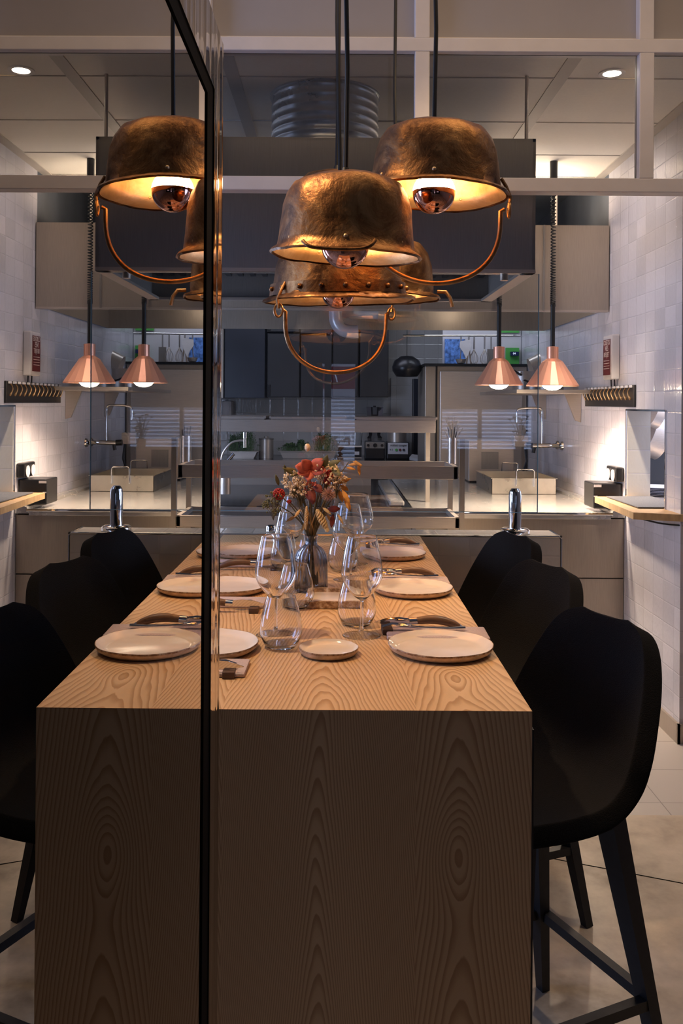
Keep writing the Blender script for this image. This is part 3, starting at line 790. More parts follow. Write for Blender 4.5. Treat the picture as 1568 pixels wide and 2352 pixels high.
for i, (x, y, rz, w_) in enumerate(K):
    sgn = 1 if rz == 0 else -1
    kl, fl, bl, nl = ('table knife with curved brown handle, '+w_, 'steel fork resting beside the knife, '+w_, 'small dark wooden cutlery rest, '+w_, 'folded mauve linen napkin, '+w_)
    kk = kproto if i == 0 else dup(kproto, (0, 0, 0), 0, kl)
    ff = fproto if i == 0 else dup(fproto, (0, 0, 0), 0, fl)
    bb_ = bproto if i == 0 else dup(bproto, (0, 0, 0), 0, bl)
    nn = nproto if i == 0 else dup(nproto, (0, 0, 0), 0, nl)
    dk = .012*sgn
    kk.location = (x, y+dk, TZ+.021); kk.rotation_euler = (0, .02*sgn*0, rz+(.03 if sgn > 0 else -.02))
    ff.location = (x+.018*sgn, y-dk*1.2, TZ+.0155); ff.rotation_euler = (0, 0, rz+(-.02))
    bb_.location = (x+.030*sgn, y, TZ); bb_.rotation_euler = (0, 0, .03)
    nn.location = (nap[i][0], nap[i][1], TZ+.0002); nn.rotation_euler = (0, 0, -.02)

# wine glasses and tumblers
def wine(t, s=1.0, bw=1.0):
    o_ = [(0, 0), (.041, 0), (.0425, .0012), (.030, .0035), (.009, .008), (.0045, .016), (.0036, .03), (.0034, .072), (.0045, .082), (.014, .088), (.030, .104), (.042*bw, .122), (.0485*bw, .142), (.047*bw, .165), (.041*bw, .20), (.0345*bw, .229),
          (.0335*bw, .229), (.0400*bw, .20), (.0460*bw, .165), (.0474*bw, .142), (.041*bw, .1225), (.029, .105), (.013, .0895), (0, .087)]
    pr = [tuple(v)[:2] for v in catmull([(a, b_, 0) for a, b_ in o_], 3)]
    pr = [(max(0, a), b_) for a, b_ in pr]; pr[0] = (0, 0); pr[-1] = (0, .087*1)
    MB().lathe([(a*s, b_*s) for a, b_ in pr], 48).build('glass_body', M['glass'], t, shift=False, angle=70)
def single_wine(label, x, y, s=1.0, bw=1.0, group='stemmed wine glasses'):
    t = thing('wine_glass', label, 'wine glass', (x, y, TZ), 0, group); wine(t, s, bw); return t
single_wine('stemmed wine glass at the front left, just behind a tumbler', -.134, 2.115)
single_wine('stemmed wine glass at the front right, beside the square dish', .067, 2.115)
single_wine('stemmed wine glass behind the front left one, left of the vase', -.122, 2.60)
single_wine('stemmed wine glass behind the front right one, right of the vase', .045, 2.78)
single_wine('big-bowled wine glass behind the bouquet, on its left', -.13, 3.05, 1.0, 1.2)
single_wine('big-bowled wine glass behind the bouquet, on its right', .075, 3.05, 1.02, 1.2)
def tumbler(label, x, y):
    t = thing('tumbler', label, 'tumbler', (x, y, TZ), 0, 'stemless tumblers')
    o_ = [(0, 0), (.028, .0), (.036, .006), (.0455, .026), (.047, .043), (.043, .072), (.0325, .110), (.0315, .110), (.0418, .072), (.0457, .043), (.044, .027), (.034, .0095), (.02, .007), (0, .0065)]
    pr = [tuple(v)[:2] for v in catmull([(a, b_, 0) for a, b_ in o_], 3)]; pr = [(max(0, a), b_) for a, b_ in pr]; pr[0] = (0, 0)
    MB().lathe(pr, 48).build('glass_body', M['glass'], t, shift=False, angle=70); return t
tumbler('stemless tumbler at the front left, nearest the viewer', -.115, 2.01)
tumbler('stemless tumbler at the front right, overlapping the wine glass stem', .058, 2.215)
tumbler('stemless tumbler left of the ribbed vase', -.098, 2.40)
tumbler('stemless tumbler right of the ribbed vase, further back', .03, 2.92)
tumbler('stemless tumbler behind the vase on the left, further back', -.16, 2.93)
# vase
vx, vy = -.064, 2.60
t = thing('ribbed_vase', 'smoky grey ribbed glass bottle vase holding the dried bouquet', 'vase', (vx, vy, TZ))
pv = catmull([(0, 0, 0), (.043, 0, 0), (.046, .004, 0), (.0455, .06, 0), (.044, .10, 0), (.034, .122, 0), (.018, .135, 0), (.0155, .150, 0), (.019, .162, 0), (.0165, .162, 0), (.0135, .150, 0), (.016, .136, 0), (.031, .120, 0), (.041, .098, 0), (.0425, .06, 0), (.042, .008, 0), (0, .006, 0)], 3)
MB().lathe([(max(0, v.x), v.y) for v in pv], 120, rib=.045, ribn=20).build('vase_body', M['smoke'], t, shift=False, angle=80)

# ------------------------------------------------------------------ bouquet: every stem its own thing
BG = 'dried flowers in the ribbed vase'
for nm, c1 in (('stem_g', (.16, .12, .05)), ('straw', (.55, .36, .16)), ('coral', (.55, .13, .09)), ('redb', (.42, .03, .02)), ('cream_f', (.80, .62, .42)), ('ochre', (.50, .24, .05)),
               ('olive_l', (.14, .13, .05)), ('mauve', (.40, .22, .16)), ('maroon', (.20, .04, .03)), ('wheat', (.60, .42, .19))):
    M[nm] = plain(nm+'_dried', c1, .7, 0, 60, .3)
def bp(px, py, dy=0): return P(px, py, vy+dy)
NECK = Vector((vx, vy, TZ+.15)); BASE = Vector((vx, vy, TZ+.02))
def stem(t, tip, mat='stem_g', r=.0016, k=.5):
    jx = random.uniform(-.010, .010); jy = random.uniform(-.010, .010)
    b0 = BASE+Vector((-jx*2, jy*2, 0)); n0 = NECK+Vector((jx*.8, jy*.8, 0)); tip = Vector(tip)
    m_ = n0.lerp(tip, .5)+Vector((0, 0, (tip-n0).length*.12))
    pts = [tuple(v) for v in catmull([b0, n0, m_, tip], 5)]
    MB().tube(pts, r, 6).build('stem', M[mat], t)
def leafmesh(mb, a, d, L, W, up=(0, 0, 1), bend=.15, n=6):
    a = Vector(a); d = Vector(d).normalized(); s_ = d.cross(Vector(up)).normalized() if abs(d.dot(Vector(up))) < .97 else Vector((1, 0, 0))
    u = s_.cross(d); rows = []
    for i in range(n+1):
        t_ = i/n; w_ = W*math.sin(PI*min(1, t_*.96+.02))**.8
        c = a+d*L*t_-u*bend*L*t_*t_
        rows.append([mb.bm.verts.new(c-s_*w_/2+u*w_*.12), mb.bm.verts.new(c), mb.bm.verts.new(c+s_*w_/2+u*w_*.12)])
    for A, B in zip(rows[:-1], rows[1:]):
        mb.bm.faces.new([A[0], A[1], B[1], B[0]]); mb.bm.faces.new([A[1], A[2], B[2], B[1]])
def leafobj(mb, name, mat, t):
    o = mb.build(name, M[mat], t); s_ = o.modifiers.new('t', 'SOLIDIFY'); s_.thickness = .0008; return o
def flower(name, label, tip, smat='stem_g'):
    t = thing(name, label, 'dried flower', tuple(BASE), 0, BG); stem(t, tip, smat); return t
# bunny tail
tip = bp(706, 1028); t = flower('bunny_tail_grass', 'cream bunny tail grass standing highest above the bouquet', bp(706, 1060), 'straw')
mb = MB()
mb.ball(tip, .0085, 14, (.95, .95, 1.35)); mb.jitter(.002, 160); mb.build('seed_head', M['cream_f'], t)
# coral leaves
t = flower('coral_leaf_branch', 'branch of broad coral leaves at the top centre', bp(712, 1075, -.02))
c0 = bp(712, 1078, -.03); mb = MB()
for (px, py) in ((686, 1072), (698, 1062), (735, 1060), (740, 1080), (708, 1098), (690, 1085)):
    e = bp(px, py, -.05); d = e-c0; leafmesh(mb, c0, d, d.length*1.25, .034, (0, -1, .3), .1)
leafobj(mb, 'leaf', 'coral', t)
t = flower('maroon_leaf_branch', 'branch of dark red leaves low in the bouquet centre', bp(712, 1130, -.03)); mb = MB()
for (px, py, qx, qy) in ((700, 1128, 722, 1150), (715, 1120, 718, 1155), (722, 1112, 738, 1130)):
    a = bp(px, py, -.04); d = bp(qx, qy, -.05)-a; leafmesh(mb, a, d, d.length*1.1, .022, (0, -1, .2), .05)
leafobj(mb, 'leaf', 'maroon', t)
t = flower('maroon_leaf_branch', 'single dark red leaf hanging out on the right', bp(760, 1170, -.03)); mb = MB()
a = bp(752, 1170, -.04); leafmesh(mb, a, bp(782, 1168, -.05)-a, .035, .02, (0, -1, .2), .2); a = bp(765, 1180, -.04); leafmesh(mb, a, bp(760, 1215, -.04)-a, .04, .014, (0, -1, .2), .05)
leafobj(mb, 'leaf', 'maroon', t)
# berries
def berries(label, cpx, cpy, R, n, mat='redb'):
    c = bp(cpx, cpy, -.03); t = flower('berry_head', label, c); mb = MB()
    for k in range(n):
        z_ = 1-2*(k+.5)/n; a = k*2.4; rr = math.sqrt(1-z_*z_)
        mb.ball(c+Vector((R*rr*math.cos(a), R*rr*math.sin(a), R*z_*.95)), R*.22, 7)
    mb.ball(c, R*.85, 10); o = mb.build('berry_cluster', M[mat], t); o['kind'] = 'stuff'; return t
berries('round red berry head on the far left of the bouquet', 640, 1135, .0155, 60)
berries('small dark red berry head left of centre', 664, 1152, .006, 24)
berries('red flower head at the upper right of the bouquet', 757, 1090, .012, 50)
berries('small dark red berry head at the right of the bouquet', 752, 1104, .010, 40)
# waxflower sprays
def spray(label, cx, cy, rx, ry, n, mat='cream_f', sz=.0032):
    c = bp(cx, cy, -.02); t = flower('wax_flower_spray', label, c); mb = MB(); st_ = MB()
    for k in range(n):
        a = random.uniform(0, 2*PI); q = math.sqrt(random.random())
        p = bp(cx+rx*q*math.cos(a), cy+ry*q*math.sin(a), random.uniform(-.05, .02))
        for j in range(3): mb.ball(p+Vector((random.uniform(-1, 1), random.uniform(-1, 1), random.uniform(-1, 1)))*.003, sz*random.uniform(.6, 1), 6)
        if k % 3 == 0: st_.tube([p, p.lerp(c+Vector((0, 0, -.03)), .6)+Vector((0, 0, -.004)), c+Vector((0, 0, -.05))], .0006, 4)
    o = mb.build('blossom', M[mat], t); o['kind'] = 'stuff'; st_.build('twig', M['stem_g'], t); return t
spray('cream wax flower spray at the left of the bouquet', 675, 1105, 28, 22, 110)
spray('cream wax flower spray in the lower middle of the bouquet', 690, 1125, 32, 18, 100, 'cream_f', .0026)
spray('cream wax flower spray at the upper right of the bouquet', 750, 1085, 28, 26, 120)
spray('pinkish wax flower spray at the right middle of the bouquet', 772, 1105, 24, 20, 80, 'cream_f')
spray('pink wax flower spray at the bouquet centre', 712, 1115, 16, 12, 34, 'coral', .0028)
spray('grey green filler sprig at the lower left', 628, 1155, 24, 28, 70, 'olive_l', .003)
# thistle
c = bp(754, 1135, -.06); t = flower('thistle_head', 'spiky pale thistle head at the right of centre', c); mb = MB()
for k in range(90):
    z_ = 1-2*(k+.5)/90; a = k*2.4; rr = math.sqrt(1-z_*z_); d = Vector((rr*math.cos(a), rr*math.sin(a)*.7-.2, z_)).normalized()
    mb.tube([c+d*.004, c+d*.0215], [.0016, .0003], 4)
mb.ball(c, .008, 8).build('spiny_head', M['mauve'], t)
# wheat ears and straw
def ear(label, a, b_, w_, mat='wheat'):
    a = bp(*a, -.05); b_ = bp(*b_, -.06); t = flower('grain_ear', label, a, 'straw'); mb = MB()
    for k in range(90):
        f_ = k/90; p = a.lerp(b_, f_); an = k*2.4; rr = w_*math.sin(PI*min(1, f_*.9+.08))
        mb.ball(p+Vector((rr*math.cos(an), rr*math.sin(an), 0)), .0028, 6, (1, 1, 1.4))
    mb.tube([a, b_], w_*.7, 8).build('ear', M[mat], t); return t
ear('golden foxtail millet ear hanging to the lower right', (728, 1172), (752, 1220), .0095)
ear('thin straw ear standing left of the vase neck', (704, 1165), (702, 1215), .0035, 'straw')
def leaves(label, pts, L, W, mat, tip):
    t = flower('dried_leaf_spray', label, bp(*tip, -.02), 'stem_g'); mb = MB()
    for (x, y, dx_, dy_) in pts:
        a = bp(x, y, random.uniform(-.04, .01)); d = bp(x+dx_, y+dy_, -.03)-bp(x, y, -.01); leafmesh(mb, a, d, L*random.uniform(.8, 1.2), W, (0, -1, .3), .15)
    leafobj(mb, 'leaf', mat, t); return t
leaves('arching sprig of orange oat leaves at the upper right', [(800, 1068, 20, -3), (810, 1060, 24, 10), (815, 1058, 14, 16), (795, 1074, 30, 6), (822, 1068, 4, 22)], .034, .009, 'ochre', (800, 1062))
leaves('orange leaf spray on the right edge of the bouquet', [(775, 1110, 20, -8), (780, 1115, 22, 12), (785, 1125, 14, 24), (790, 1140, 10, 22), (778, 1125, 8, 26), (795, 1150, 8, 20)], .04, .014, 'ochre', (780, 1125))
leaves('olive leaf spray at the upper left', [(675, 1090, -22, -14), (680, 1080, -26, -4), (690, 1085, -18, 6), (660, 1095, -6, -22), (640, 1115, -6, -20)], .036, .011, 'olive_l', (678, 1092))
leaves('dark olive leaves behind the coral leaves', [(742, 1075, 6, -20), (748, 1072, 22, -10), (735, 1078, 4, -22), (760, 1070, 10, 10)], .045, .02, 'olive_l', (742, 1080))
leaves('straw coloured leaves drooping over the glasses', [(690, 1170, -16, 20), (680, 1185, -22, 12), (740, 1165, 20, 16), (750, 1180, 14, 24), (775, 1180, 14, 26), (700, 1200, -10, 24)], .036, .009, 'straw', (700, 1180))
for k, (px, py) in enumerate(((660, 1160), (672, 1172), (690, 1150), (720, 1160), (735, 1150), (700, 1130))):
    pass
t = thing('stem_bundle', 'bundle of thin dried stems filling the vase neck', 'stems', tuple(BASE), 0, None); mb = MB()
for k in range(26):
    a = random.uniform(0, 2*PI); tx = NECK+Vector((math.cos(a)*.05, math.sin(a)*.04, random.uniform(.07, .14)))
    b0 = BASE+Vector((-math.cos(a)*.022, -math.sin(a)*.022, .0)); n0 = NECK+Vector((math.cos(a)*.008, math.sin(a)*.008, 0))
    mb.tube([tuple(v) for v in catmull([b0, n0, n0.lerp(tx, .5)+Vector((0, 0, .01)), tx], 4)], .0012, 5)
o = mb.build('stem', M['stem_g'], t); o['kind'] = 'stuff'

# ------------------------------------------------------------------ tap columns on the low wall
t = thing('chrome_column', 'polished chrome column with round foot standing on the low tiled wall', 'column', tuple(P(1182, 1219, 3.80)))
bx, by, bz = t.location; hgt = P(1182, 1122, 3.8).z-bz
MB().lathe([(0, .0), (.062, .0), (.062, .012), (.055, .018), (.034, .02), (0, .02)], 40, (bx, by, LZ)).build('foot', M['chrome'], t)
top = P(1182, 1122, 3.8).z-LZ
MB().lathe([(.0265, .02), (.0265, top-.03), (.024, top-.012), (.016, top), (0, top)], 40, (bx, by, LZ)).build('column_body', M['chrome'], t, angle=18)
o = MB().lathe([(0, 0), (.021, 0), (.021, .02), (.018, .024), (0, .024)], 28, (P(622, 1222, 3.8).x, 3.80, LZ)).build('round_puck', M['chrome']); tag(o, 'small round metal puck on the low wall, left of the glasses', 'puck')

# ------------------------------------------------------------------ hoods, duct, glass shield
hd1 = thing('extractor_hood', 'front steel extractor hood hung on rods above the glass shield', 'extractor hood', (0, 3.9, H+.51))
HX1, HY0, HY1 = P(1230, 400, 3.45).x, 3.45, 4.44; HX0 = -1.05; HZ0, HZ1 = P(1100, 622, 3.45).z, P(1100, 318, 3.45).z
s_ = MB()
s_.box(HX0, HX1, HY0, HY0+.012, HZ0, HZ1).box(HX0, HX1, HY1-.012, HY1, HZ0, HZ1).box(HX1-.012, HX1, HY0, HY1, HZ0, HZ1).box(HX0, HX0+.012, HY0, HY1, HZ0, HZ1).box(HX0, HX1, HY0, HY1, HZ1-.012, HZ1)
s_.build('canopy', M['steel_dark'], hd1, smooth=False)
s_ = MB().box(HX0, HX1, HY0-.002, HY0+.05, HZ0-.008, HZ0+.006).box(HX0, HX1, HY1-.03, HY1+.002, HZ0-.008, HZ0+.004).box(HX1-.05, HX1+.002, HY0, HY1, HZ0-.008, HZ0+.004)
s_.build('drip_rim', M['steel'], hd1, smooth=False)
fl = MB(); fl.box(HX0+.05, HX1-.05, HY0+.05, HY1-.03, HZ0+.12, HZ0+.135)
for i in range(30): fl.box(HX0+.06+i*.058, HX0+.085+i*.058, HY0+.06, HY1-.04, HZ0+.105, HZ0+.12)
fl.build('filter', M['hood_under'], hd1, smooth=False)
for x in (HX1-.03, HX0+.04):
    for y in (3.482, 4.38): MB().cyl((x, y, HZ1), (x, y, CZ), .007, 10).build('rod', M['steel'], hd1)
px = P(1157, 632, 3.5); MB().cyl((px.x, 3.50, HZ0-.03), (px.x, 3.50, HZ0), .016, 16).build('drain_cup', M['steel'], hd1)
dk = thing('round_duct', 'large spiral-seamed galvanised round duct above the front hood', 'duct', (-.047, 3.74, HZ1))
pr = [(.2185, 0)]
for k in range(7):
    z_ = .02+k*.036
    pr += [(.2185, z_-.004), (.2215, z_), (.2185, z_+.004)]
pr += [(.2185, CZ-HZ1)]
MB().lathe(pr, 80, (-.047, 3.74, HZ1)).build('duct_shell', M['galv'], dk, angle=80)
MB().lathe([(.2185, -.006), (.228, -.006), (.228, 0), (.2185, 0)], 64, (-.047, 3.74, CZ), close=True).build('collar', M['galv'], dk)

gx = P(1236, 1100, 3.46).x; gz0 = P(1100, 1177, 3.46).z
gs = thing('glass_shield', 'large clear glass sheet hanging from the front hood down towards the table end', 'glass screen', (0, 3.47, gz0))
MB().box(-1.0, gx-.002, 3.466, 3.474, gz0+.001, HZ0-.009).build('sheet', M['shield'], gs, smooth=False)
MB().box(gx-.002, gx, 3.465, 3.475, gz0, HZ0-.009).box(-1.0, gx, 3.465, 3.475, gz0-.001, gz0+.001).build('polished_edge', M['edgeglass'], gs, smooth=False)

hd2 = thing('extractor_hood', 'rear wall-to-wall steel extractor hood with plain beige-lit front', 'extractor hood', (0, 5.2, H+.5))
z0, z1_ = P(1390, 714, 4.9).z, P(1390, 518, 4.9).z; x1 = WX-.006
s_ = MB(); s_.box(-1.4, x1, 4.9, 4.915, z0, z1_); s_.box(-1.4, x1, 4.915, 6.4, z1_-.015, z1_).box(x1-.012, x1, 4.915, 6.4, z0+.01, z1_).box(-1.4, x1, 6.385, 6.4, z0+.01, z1_)
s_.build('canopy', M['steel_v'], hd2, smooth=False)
MB().box(-1.4, x1, 4.898, 4.94, z0-.006, z0+.004).build('drip_rim', M['steel'], hd2, smooth=False)
sx_ = P(1251, 600, 4.895).x; MB().box(sx_-.009, sx_, 4.893, 4.9, z0, z1_).build('seam_strip', M['steel_dark'], hd2, smooth=False)
fl = MB()
for i in range(46):
    x = -1.35+i*.06; fl.bar((x, 4.96, z0+.05), (x, 5.85, z0+.30), .018, .01)
fl.prism([(-1.39, 4.95, z0+.07), (-1.39, 5.87, z0+.33), (-1.39, 5.87, z0+.34), (-1.39, 4.95, z0+.08)], (x1+1.38, 0, 0))
fl.build('filter', M['hood_under'], hd2, smooth=False)
# pipes and rods in the gloom above the rear hood
o = MB().cyl((WX-.22, 5.2, z1_), (WX-.22, 5.2, CZ+.05), .008, 8).build('hanging_rod', M['steel']); tag(o, 'thin steel rod rising from the rear hood beside the tiled wall', 'rod')

# recessed downlight
dl = thing('downlight', 'small bright recessed downlight in the kitchen ceiling at upper right', 'light', tuple(P(1405, 167, 3.44)))
q = Vector((P(1405, 167, 3.44).x, 3.44, CZ)); dl.location = q
MB().lathe([(.034, -.004), (.05, -.005), (.05, 0), (.034, 0)], 32, q, close=True).build('trim_ring', M['white'], dl)
MB().lathe([(0, -.003), (.033, -.003), (.033, -.001), (0, -.001)], 32, q).build('lens', M['down_glow'], dl)

# ------------------------------------------------------------------ heat lamps
def heat_lamp(label, px, Y, pyb=890, s=1.0):
    b0 = P(px, pyb-4, Y); neck = P(px, 797, Y); bt = b0.z
    t = thing('heat_lamp', label, 'lamp', tuple(b0), 0, 'copper heat lamps over the pass')
    hN = neck.z-bt; r = 59*Y/F*s
    mb = MB()
    outer = [(r, 0), (r+.001, .004), (r*.40, hN*.62), (.030, hN*.70), (.030, hN), (.012, hN+.003), (0, hN+.003)]
    inn = [(.0, hN*.60), (r*.36, hN*.58), (r-.004, .0015)]
    mb.lathe(outer, 20, b0); mb.lathe(inn, 20, b0); mb.lathe([(r-.004, .0015), (r, 0)], 20, b0)
    mb.build('shade', M['copper'], t, angle=12)
    MB().lathe([(0, -.022), (.02, -.020), (.04, -.012), (.052, .002), (.05, .02), (.03, .05), (0, .06)], 32, b0).build('bulb', M['heat_glow'], t)
    # straight sleeve, coiled lead, ceiling holder
    z_s = H+(925-700)*Y/F; z_c = H+(925-510)*Y/F; zt = CZ-.02
    MB().cyl((b0.x, b0.y, bt+hN), (b0.x, b0.y, z_s), .012, 12).build('sleeve', M['cord'], t)
    pts = []; turns = 44; n = turns*9
    for i in range(n+1):
        f_ = i/n; zz = z_s+(zt-.10-z_s)*(f_**1.35); a = 2*PI*turns*f_
        pts.append((b0.x+.0115*math.cos(a), b0.y+.0115*math.sin(a), zz))
    MB().tube(pts, .0035, 6).build('coiled_cord', M['cord'], t)
    MB().cyl((b0.x, b0.y, zt-.11), (b0.x, b0.y, zt+.02), .02, 14).build('cord_grip', M['black'], t)
    light('SPOT', 'heat_lamp_beam', (b0.x, b0.y, bt-.03), 70, WW, (b0.x, b0.y, 0), spot_size=2.5, spot_blend=.6, shadow_soft_size=.04)
    return t
heat_lamp('copper cone heat lamp nearest the right wall, hung on a coiled cord', 1268, 4.70, 891)
heat_lamp('copper cone heat lamp further left, seen through the glass shield', 1145, 4.82, 889, .93)

# ------------------------------------------------------------------ steel counter on the right
ctz = H-.556
ct = thing('steel_counter', 'stainless steel counter with raised edge along the tiled right wall', 'counter', (1.0, 4.61, 0))
xR = WX-.075
MB().box(.42, xR, 4.61, 6.9, ctz-.03, ctz, .002).build('worktop', M['steel_top'], ct, smooth=False)
MB().tube([(.42, 4.612, ctz-.004), (xR+.01, 4.612, ctz-.004)], .008, 8).build('rolled_edge', M['chrome'], ct)
MB().prism([(xR, 4.61, ctz-.02), (xR+.01, 4.61, ctz+.012), (xR+.03, 4.61, ctz+.018), (WX-.004, 4.61, ctz+.012), (WX-.004, 4.61, ctz-.02)], (0, 2.3, 0)).build('wall_upstand', M['steel_top'], ct, smooth=False)
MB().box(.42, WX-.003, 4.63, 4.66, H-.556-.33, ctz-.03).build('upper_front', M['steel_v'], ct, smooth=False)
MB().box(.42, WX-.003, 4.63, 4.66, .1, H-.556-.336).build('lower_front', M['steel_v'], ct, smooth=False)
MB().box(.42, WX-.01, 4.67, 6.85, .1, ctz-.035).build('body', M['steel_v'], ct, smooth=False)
MB().cyl((P(1420, 1179, 4.62).x, 4.625, P(1420, 1179, 4.62).z), (P(1420, 1179, 4.62).x, 4.632, P(1420, 1179, 4.62).z), .004, 10).build('screw', M['black'], ct)
# left / middle counter run (cooking suite)
c2 = thing('cooking_suite', 'steel cooking range with dark glass hob behind the rack', 'range', (-.4, 4.9, 0))
MB().box(-1.5, .415, 4.85, 6.9, .1, ctz-.03).build('body', M['steel_v'], c2, smooth=False)
MB().box(-1.5, .415, 4.85, 6.9, ctz-.03, ctz, .002).build('hob_top', M['worktop'], c2, smooth=False)
a, b_ = P(945, 1108, 5.6), P(990, 1165, 4.75)
gt = MB().box(.30, .38, 4.87, 6.2, ctz, ctz+.03, .008); gt.build('grease_gutter', M['steel_top'], c2, smooth=False)
MB().box(-.9, .25, 6.1, 6.35, ctz, ctz+.10).build('back_rail', M['steel'], c2, smooth=False)

# roasting tray with two handles
ty0, ty1 = 5.55, 6.15
a = P(1129, 1128, ty0); b_ = P(1277, 1128, ty0); zt = P(1200, 1099, ty0).z
tr = thing('roasting_tray', 'deep stainless roasting tray with two wire handles on the steel counter', 'tray', ((a.x+b_.x)/2, (ty0+ty1)/2, ctz))
x0, x1_ = a.x, b_.x; zt = ctz+.10
mb = MB(); th = .003
mb.box(x0, x1_, ty0, ty1, ctz+.001, ctz+.004).box(x0, x0+th, ty0, ty1, ctz, zt).box(x1_-th, x1_, ty0, ty1, ctz, zt).box(x0, x1_, ty0, ty0+th, ctz, zt).box(x0, x1_, ty1-th, ty1, ctz, zt)
mb.box(x0-.006, x1_+.006, ty0-.006, ty0+.002, zt-.003, zt).box(x0-.006, x1_+.006, ty1-.002, ty1+.006, zt-.003, zt).box(x0-.006, x0+.002, ty0, ty1, zt-.003, zt).box(x1_-.002, x1_+.006, ty0, ty1, zt-.003, zt)
mb.build('tray_body', M['tray'], tr, smooth=False)
for yy, cxp in ((ty0-.01, (x0+x1_)/2+.005), (ty1+.005, (x0+x1_)/2+.03)):
    hw = .055
    MB().tube([tuple(v) for v in [(cxp-hw, yy, zt-.05), (cxp-hw, yy, zt+.045), (cxp-hw+.01, yy, zt+.055), (cxp+hw-.01, yy, zt+.055), (cxp+hw, yy, zt+.045), (cxp+hw, yy, zt-.05)]], .0045, 8).build('handle', M['chrome'], tr)

# salamander-like steel box and what stands round it
sy = 6.35
a, b_ = P(1075, 1103, sy), P(1181, 1012, sy)
t = thing('steel_appliance', 'plain stainless box appliance behind the roasting tray', 'appliance', ((a.x+b_.x)/2, sy+.15, ctz))
MB().box(a.x, b_.x, sy, sy+.35, ctz+.012, b_.z, .006).build('housing', M['steel'], t, smooth=False)
MB().box(a.x+.01, b_.x-.01, sy+.01, sy+.34, ctz, ctz+.012).build('plinth', M['black'], t, smooth=False)
MB().box(a.x+.09, a.x+.21, sy-.004, sy, b_.z-.20, b_.z-.08).build('vent_plate', M['steel_dark'], t, smooth=False)
a2, b2 = P(1182, 1026, 6.3), P(1212, 1000, 6.3)
t = thing('control_box', 'small tilted steel control box beside the tap on the right wall', 'box', ((a2.x+b2.x)/2, 6.3, a2.z))
MB().box(a2.x-.01, b2.x, 6.28, 6.38, a2.z, b2.z, .004).build('case', M['steel'], t, smooth=False)
MB().tube([(b2.x-.02, 6.3, a2.z), (b2.x-.01, 6.29, a2.z-.10), (b2.x-.04, 6.3, a2.z-.20), (b2.x-.07, 6.32, ctz+.02)], .008, 8).build('hose', M['black'], t)
# mixer tap on the wall
wy = 5.95
q = P(1262, 1023, 5.95)
t = thing('wall_mixer_tap', 'chrome wall mixer tap with tall swan neck on the tiled right wall', 'tap', (WX, wy, q.z))
for dy in (-.06, .06): MB().lathe([(0, 0), (.03, 0), (.027, .012), (.012, .02), (0, .02)], 20).xf(Matrix.Translation((WX-.001, wy+dy, q.z)) @ Matrix.Rotation(-PI/2, 4, 'Y')).build('escutcheon', M['chrome'], t)
MB().cyl((WX-.02, wy-.06, q.z), (WX-.06, wy-.04, q.z), .013).cyl((WX-.02, wy+.06, q.z), (WX-.06, wy+.04, q.z), .013).cyl((WX-.06, wy, q.z), (WX-.19, wy, q.z-.004), .016).build('mixer_body', M['chrome'], t)
MB().cyl((WX-.185, wy, q.z-.002), (WX-.225, wy, q.z), .020, 16).cyl((WX-.17, wy, q.z-.01), (WX-.178, wy, q.z-.05), .012, 12).build('lever', M['black'], t)
nk = [(WX-.12, wy, q.z), (WX-.12, wy, q.z+.18), (WX-.125, wy, q.z+.235), (WX-.16, wy, q.z+.245), (WX-.26, wy, q.z+.24), (WX-.285, wy, q.z+.22), (WX-.285, wy, q.z+.15)]
MB().tube([tuple(v) for v in catmull(nk, 4)], .008, 10).build('swan_neck', M['chrome'], t)
# wall shelf with brackets, pots
sz = P(1260, 905, 5.5).z
xs0 = P(1186, 905, 5.2).x
t = thing('wall_shelf', 'steel wall shelf with two brackets behind the right heat lamp', 'shelf', (WX, 5.9, sz))
MB().box(xs0, WX-.001, 5.2, 6.5, sz, sz+.022, .002).build('shelf_board', M['steel'], t, smooth=False)
for yy in (5.45, 6.35):
    MB().prism([(WX-.002, yy, sz), (WX-.10, yy, sz), (WX-.035, yy, sz-.16), (WX-.002, yy, sz-.17)], (0, .02, 0)).build('bracket', M['steel'], t, smooth=False)
for k, (y_, r_, h_, lab) in enumerate(((5.55, .085, .05, 'wide low dark pan on the wall shelf, front end'), (5.9, .08, .06, 'dark saucepan on the wall shelf, middle'), (6.25, .09, .14, 'tall steel stockpot on the wall shelf, rear end'))):
    cx = WX-.17; t = thing('saucepan', lab, 'pan', (cx, y_, sz+.022), 0, 'pans on the wall shelf')
    MB().lathe([(0, 0), (r_, 0), (r_, h_), (r_-.003, h_), (r_-.004, .004), (0, .004)], 32, (cx, y_, sz+.022)).build('pan_body', M['steel_dark'] if k < 2 else M['steel'], t)
    MB().bar((cx-r_*.5, y_-r_*.86, sz+.022+h_*.8), (cx-r_*1.3, y_-r_*1.5, sz+.03+h_), .018, .008).build('handle', M['black'], t, smooth=False)

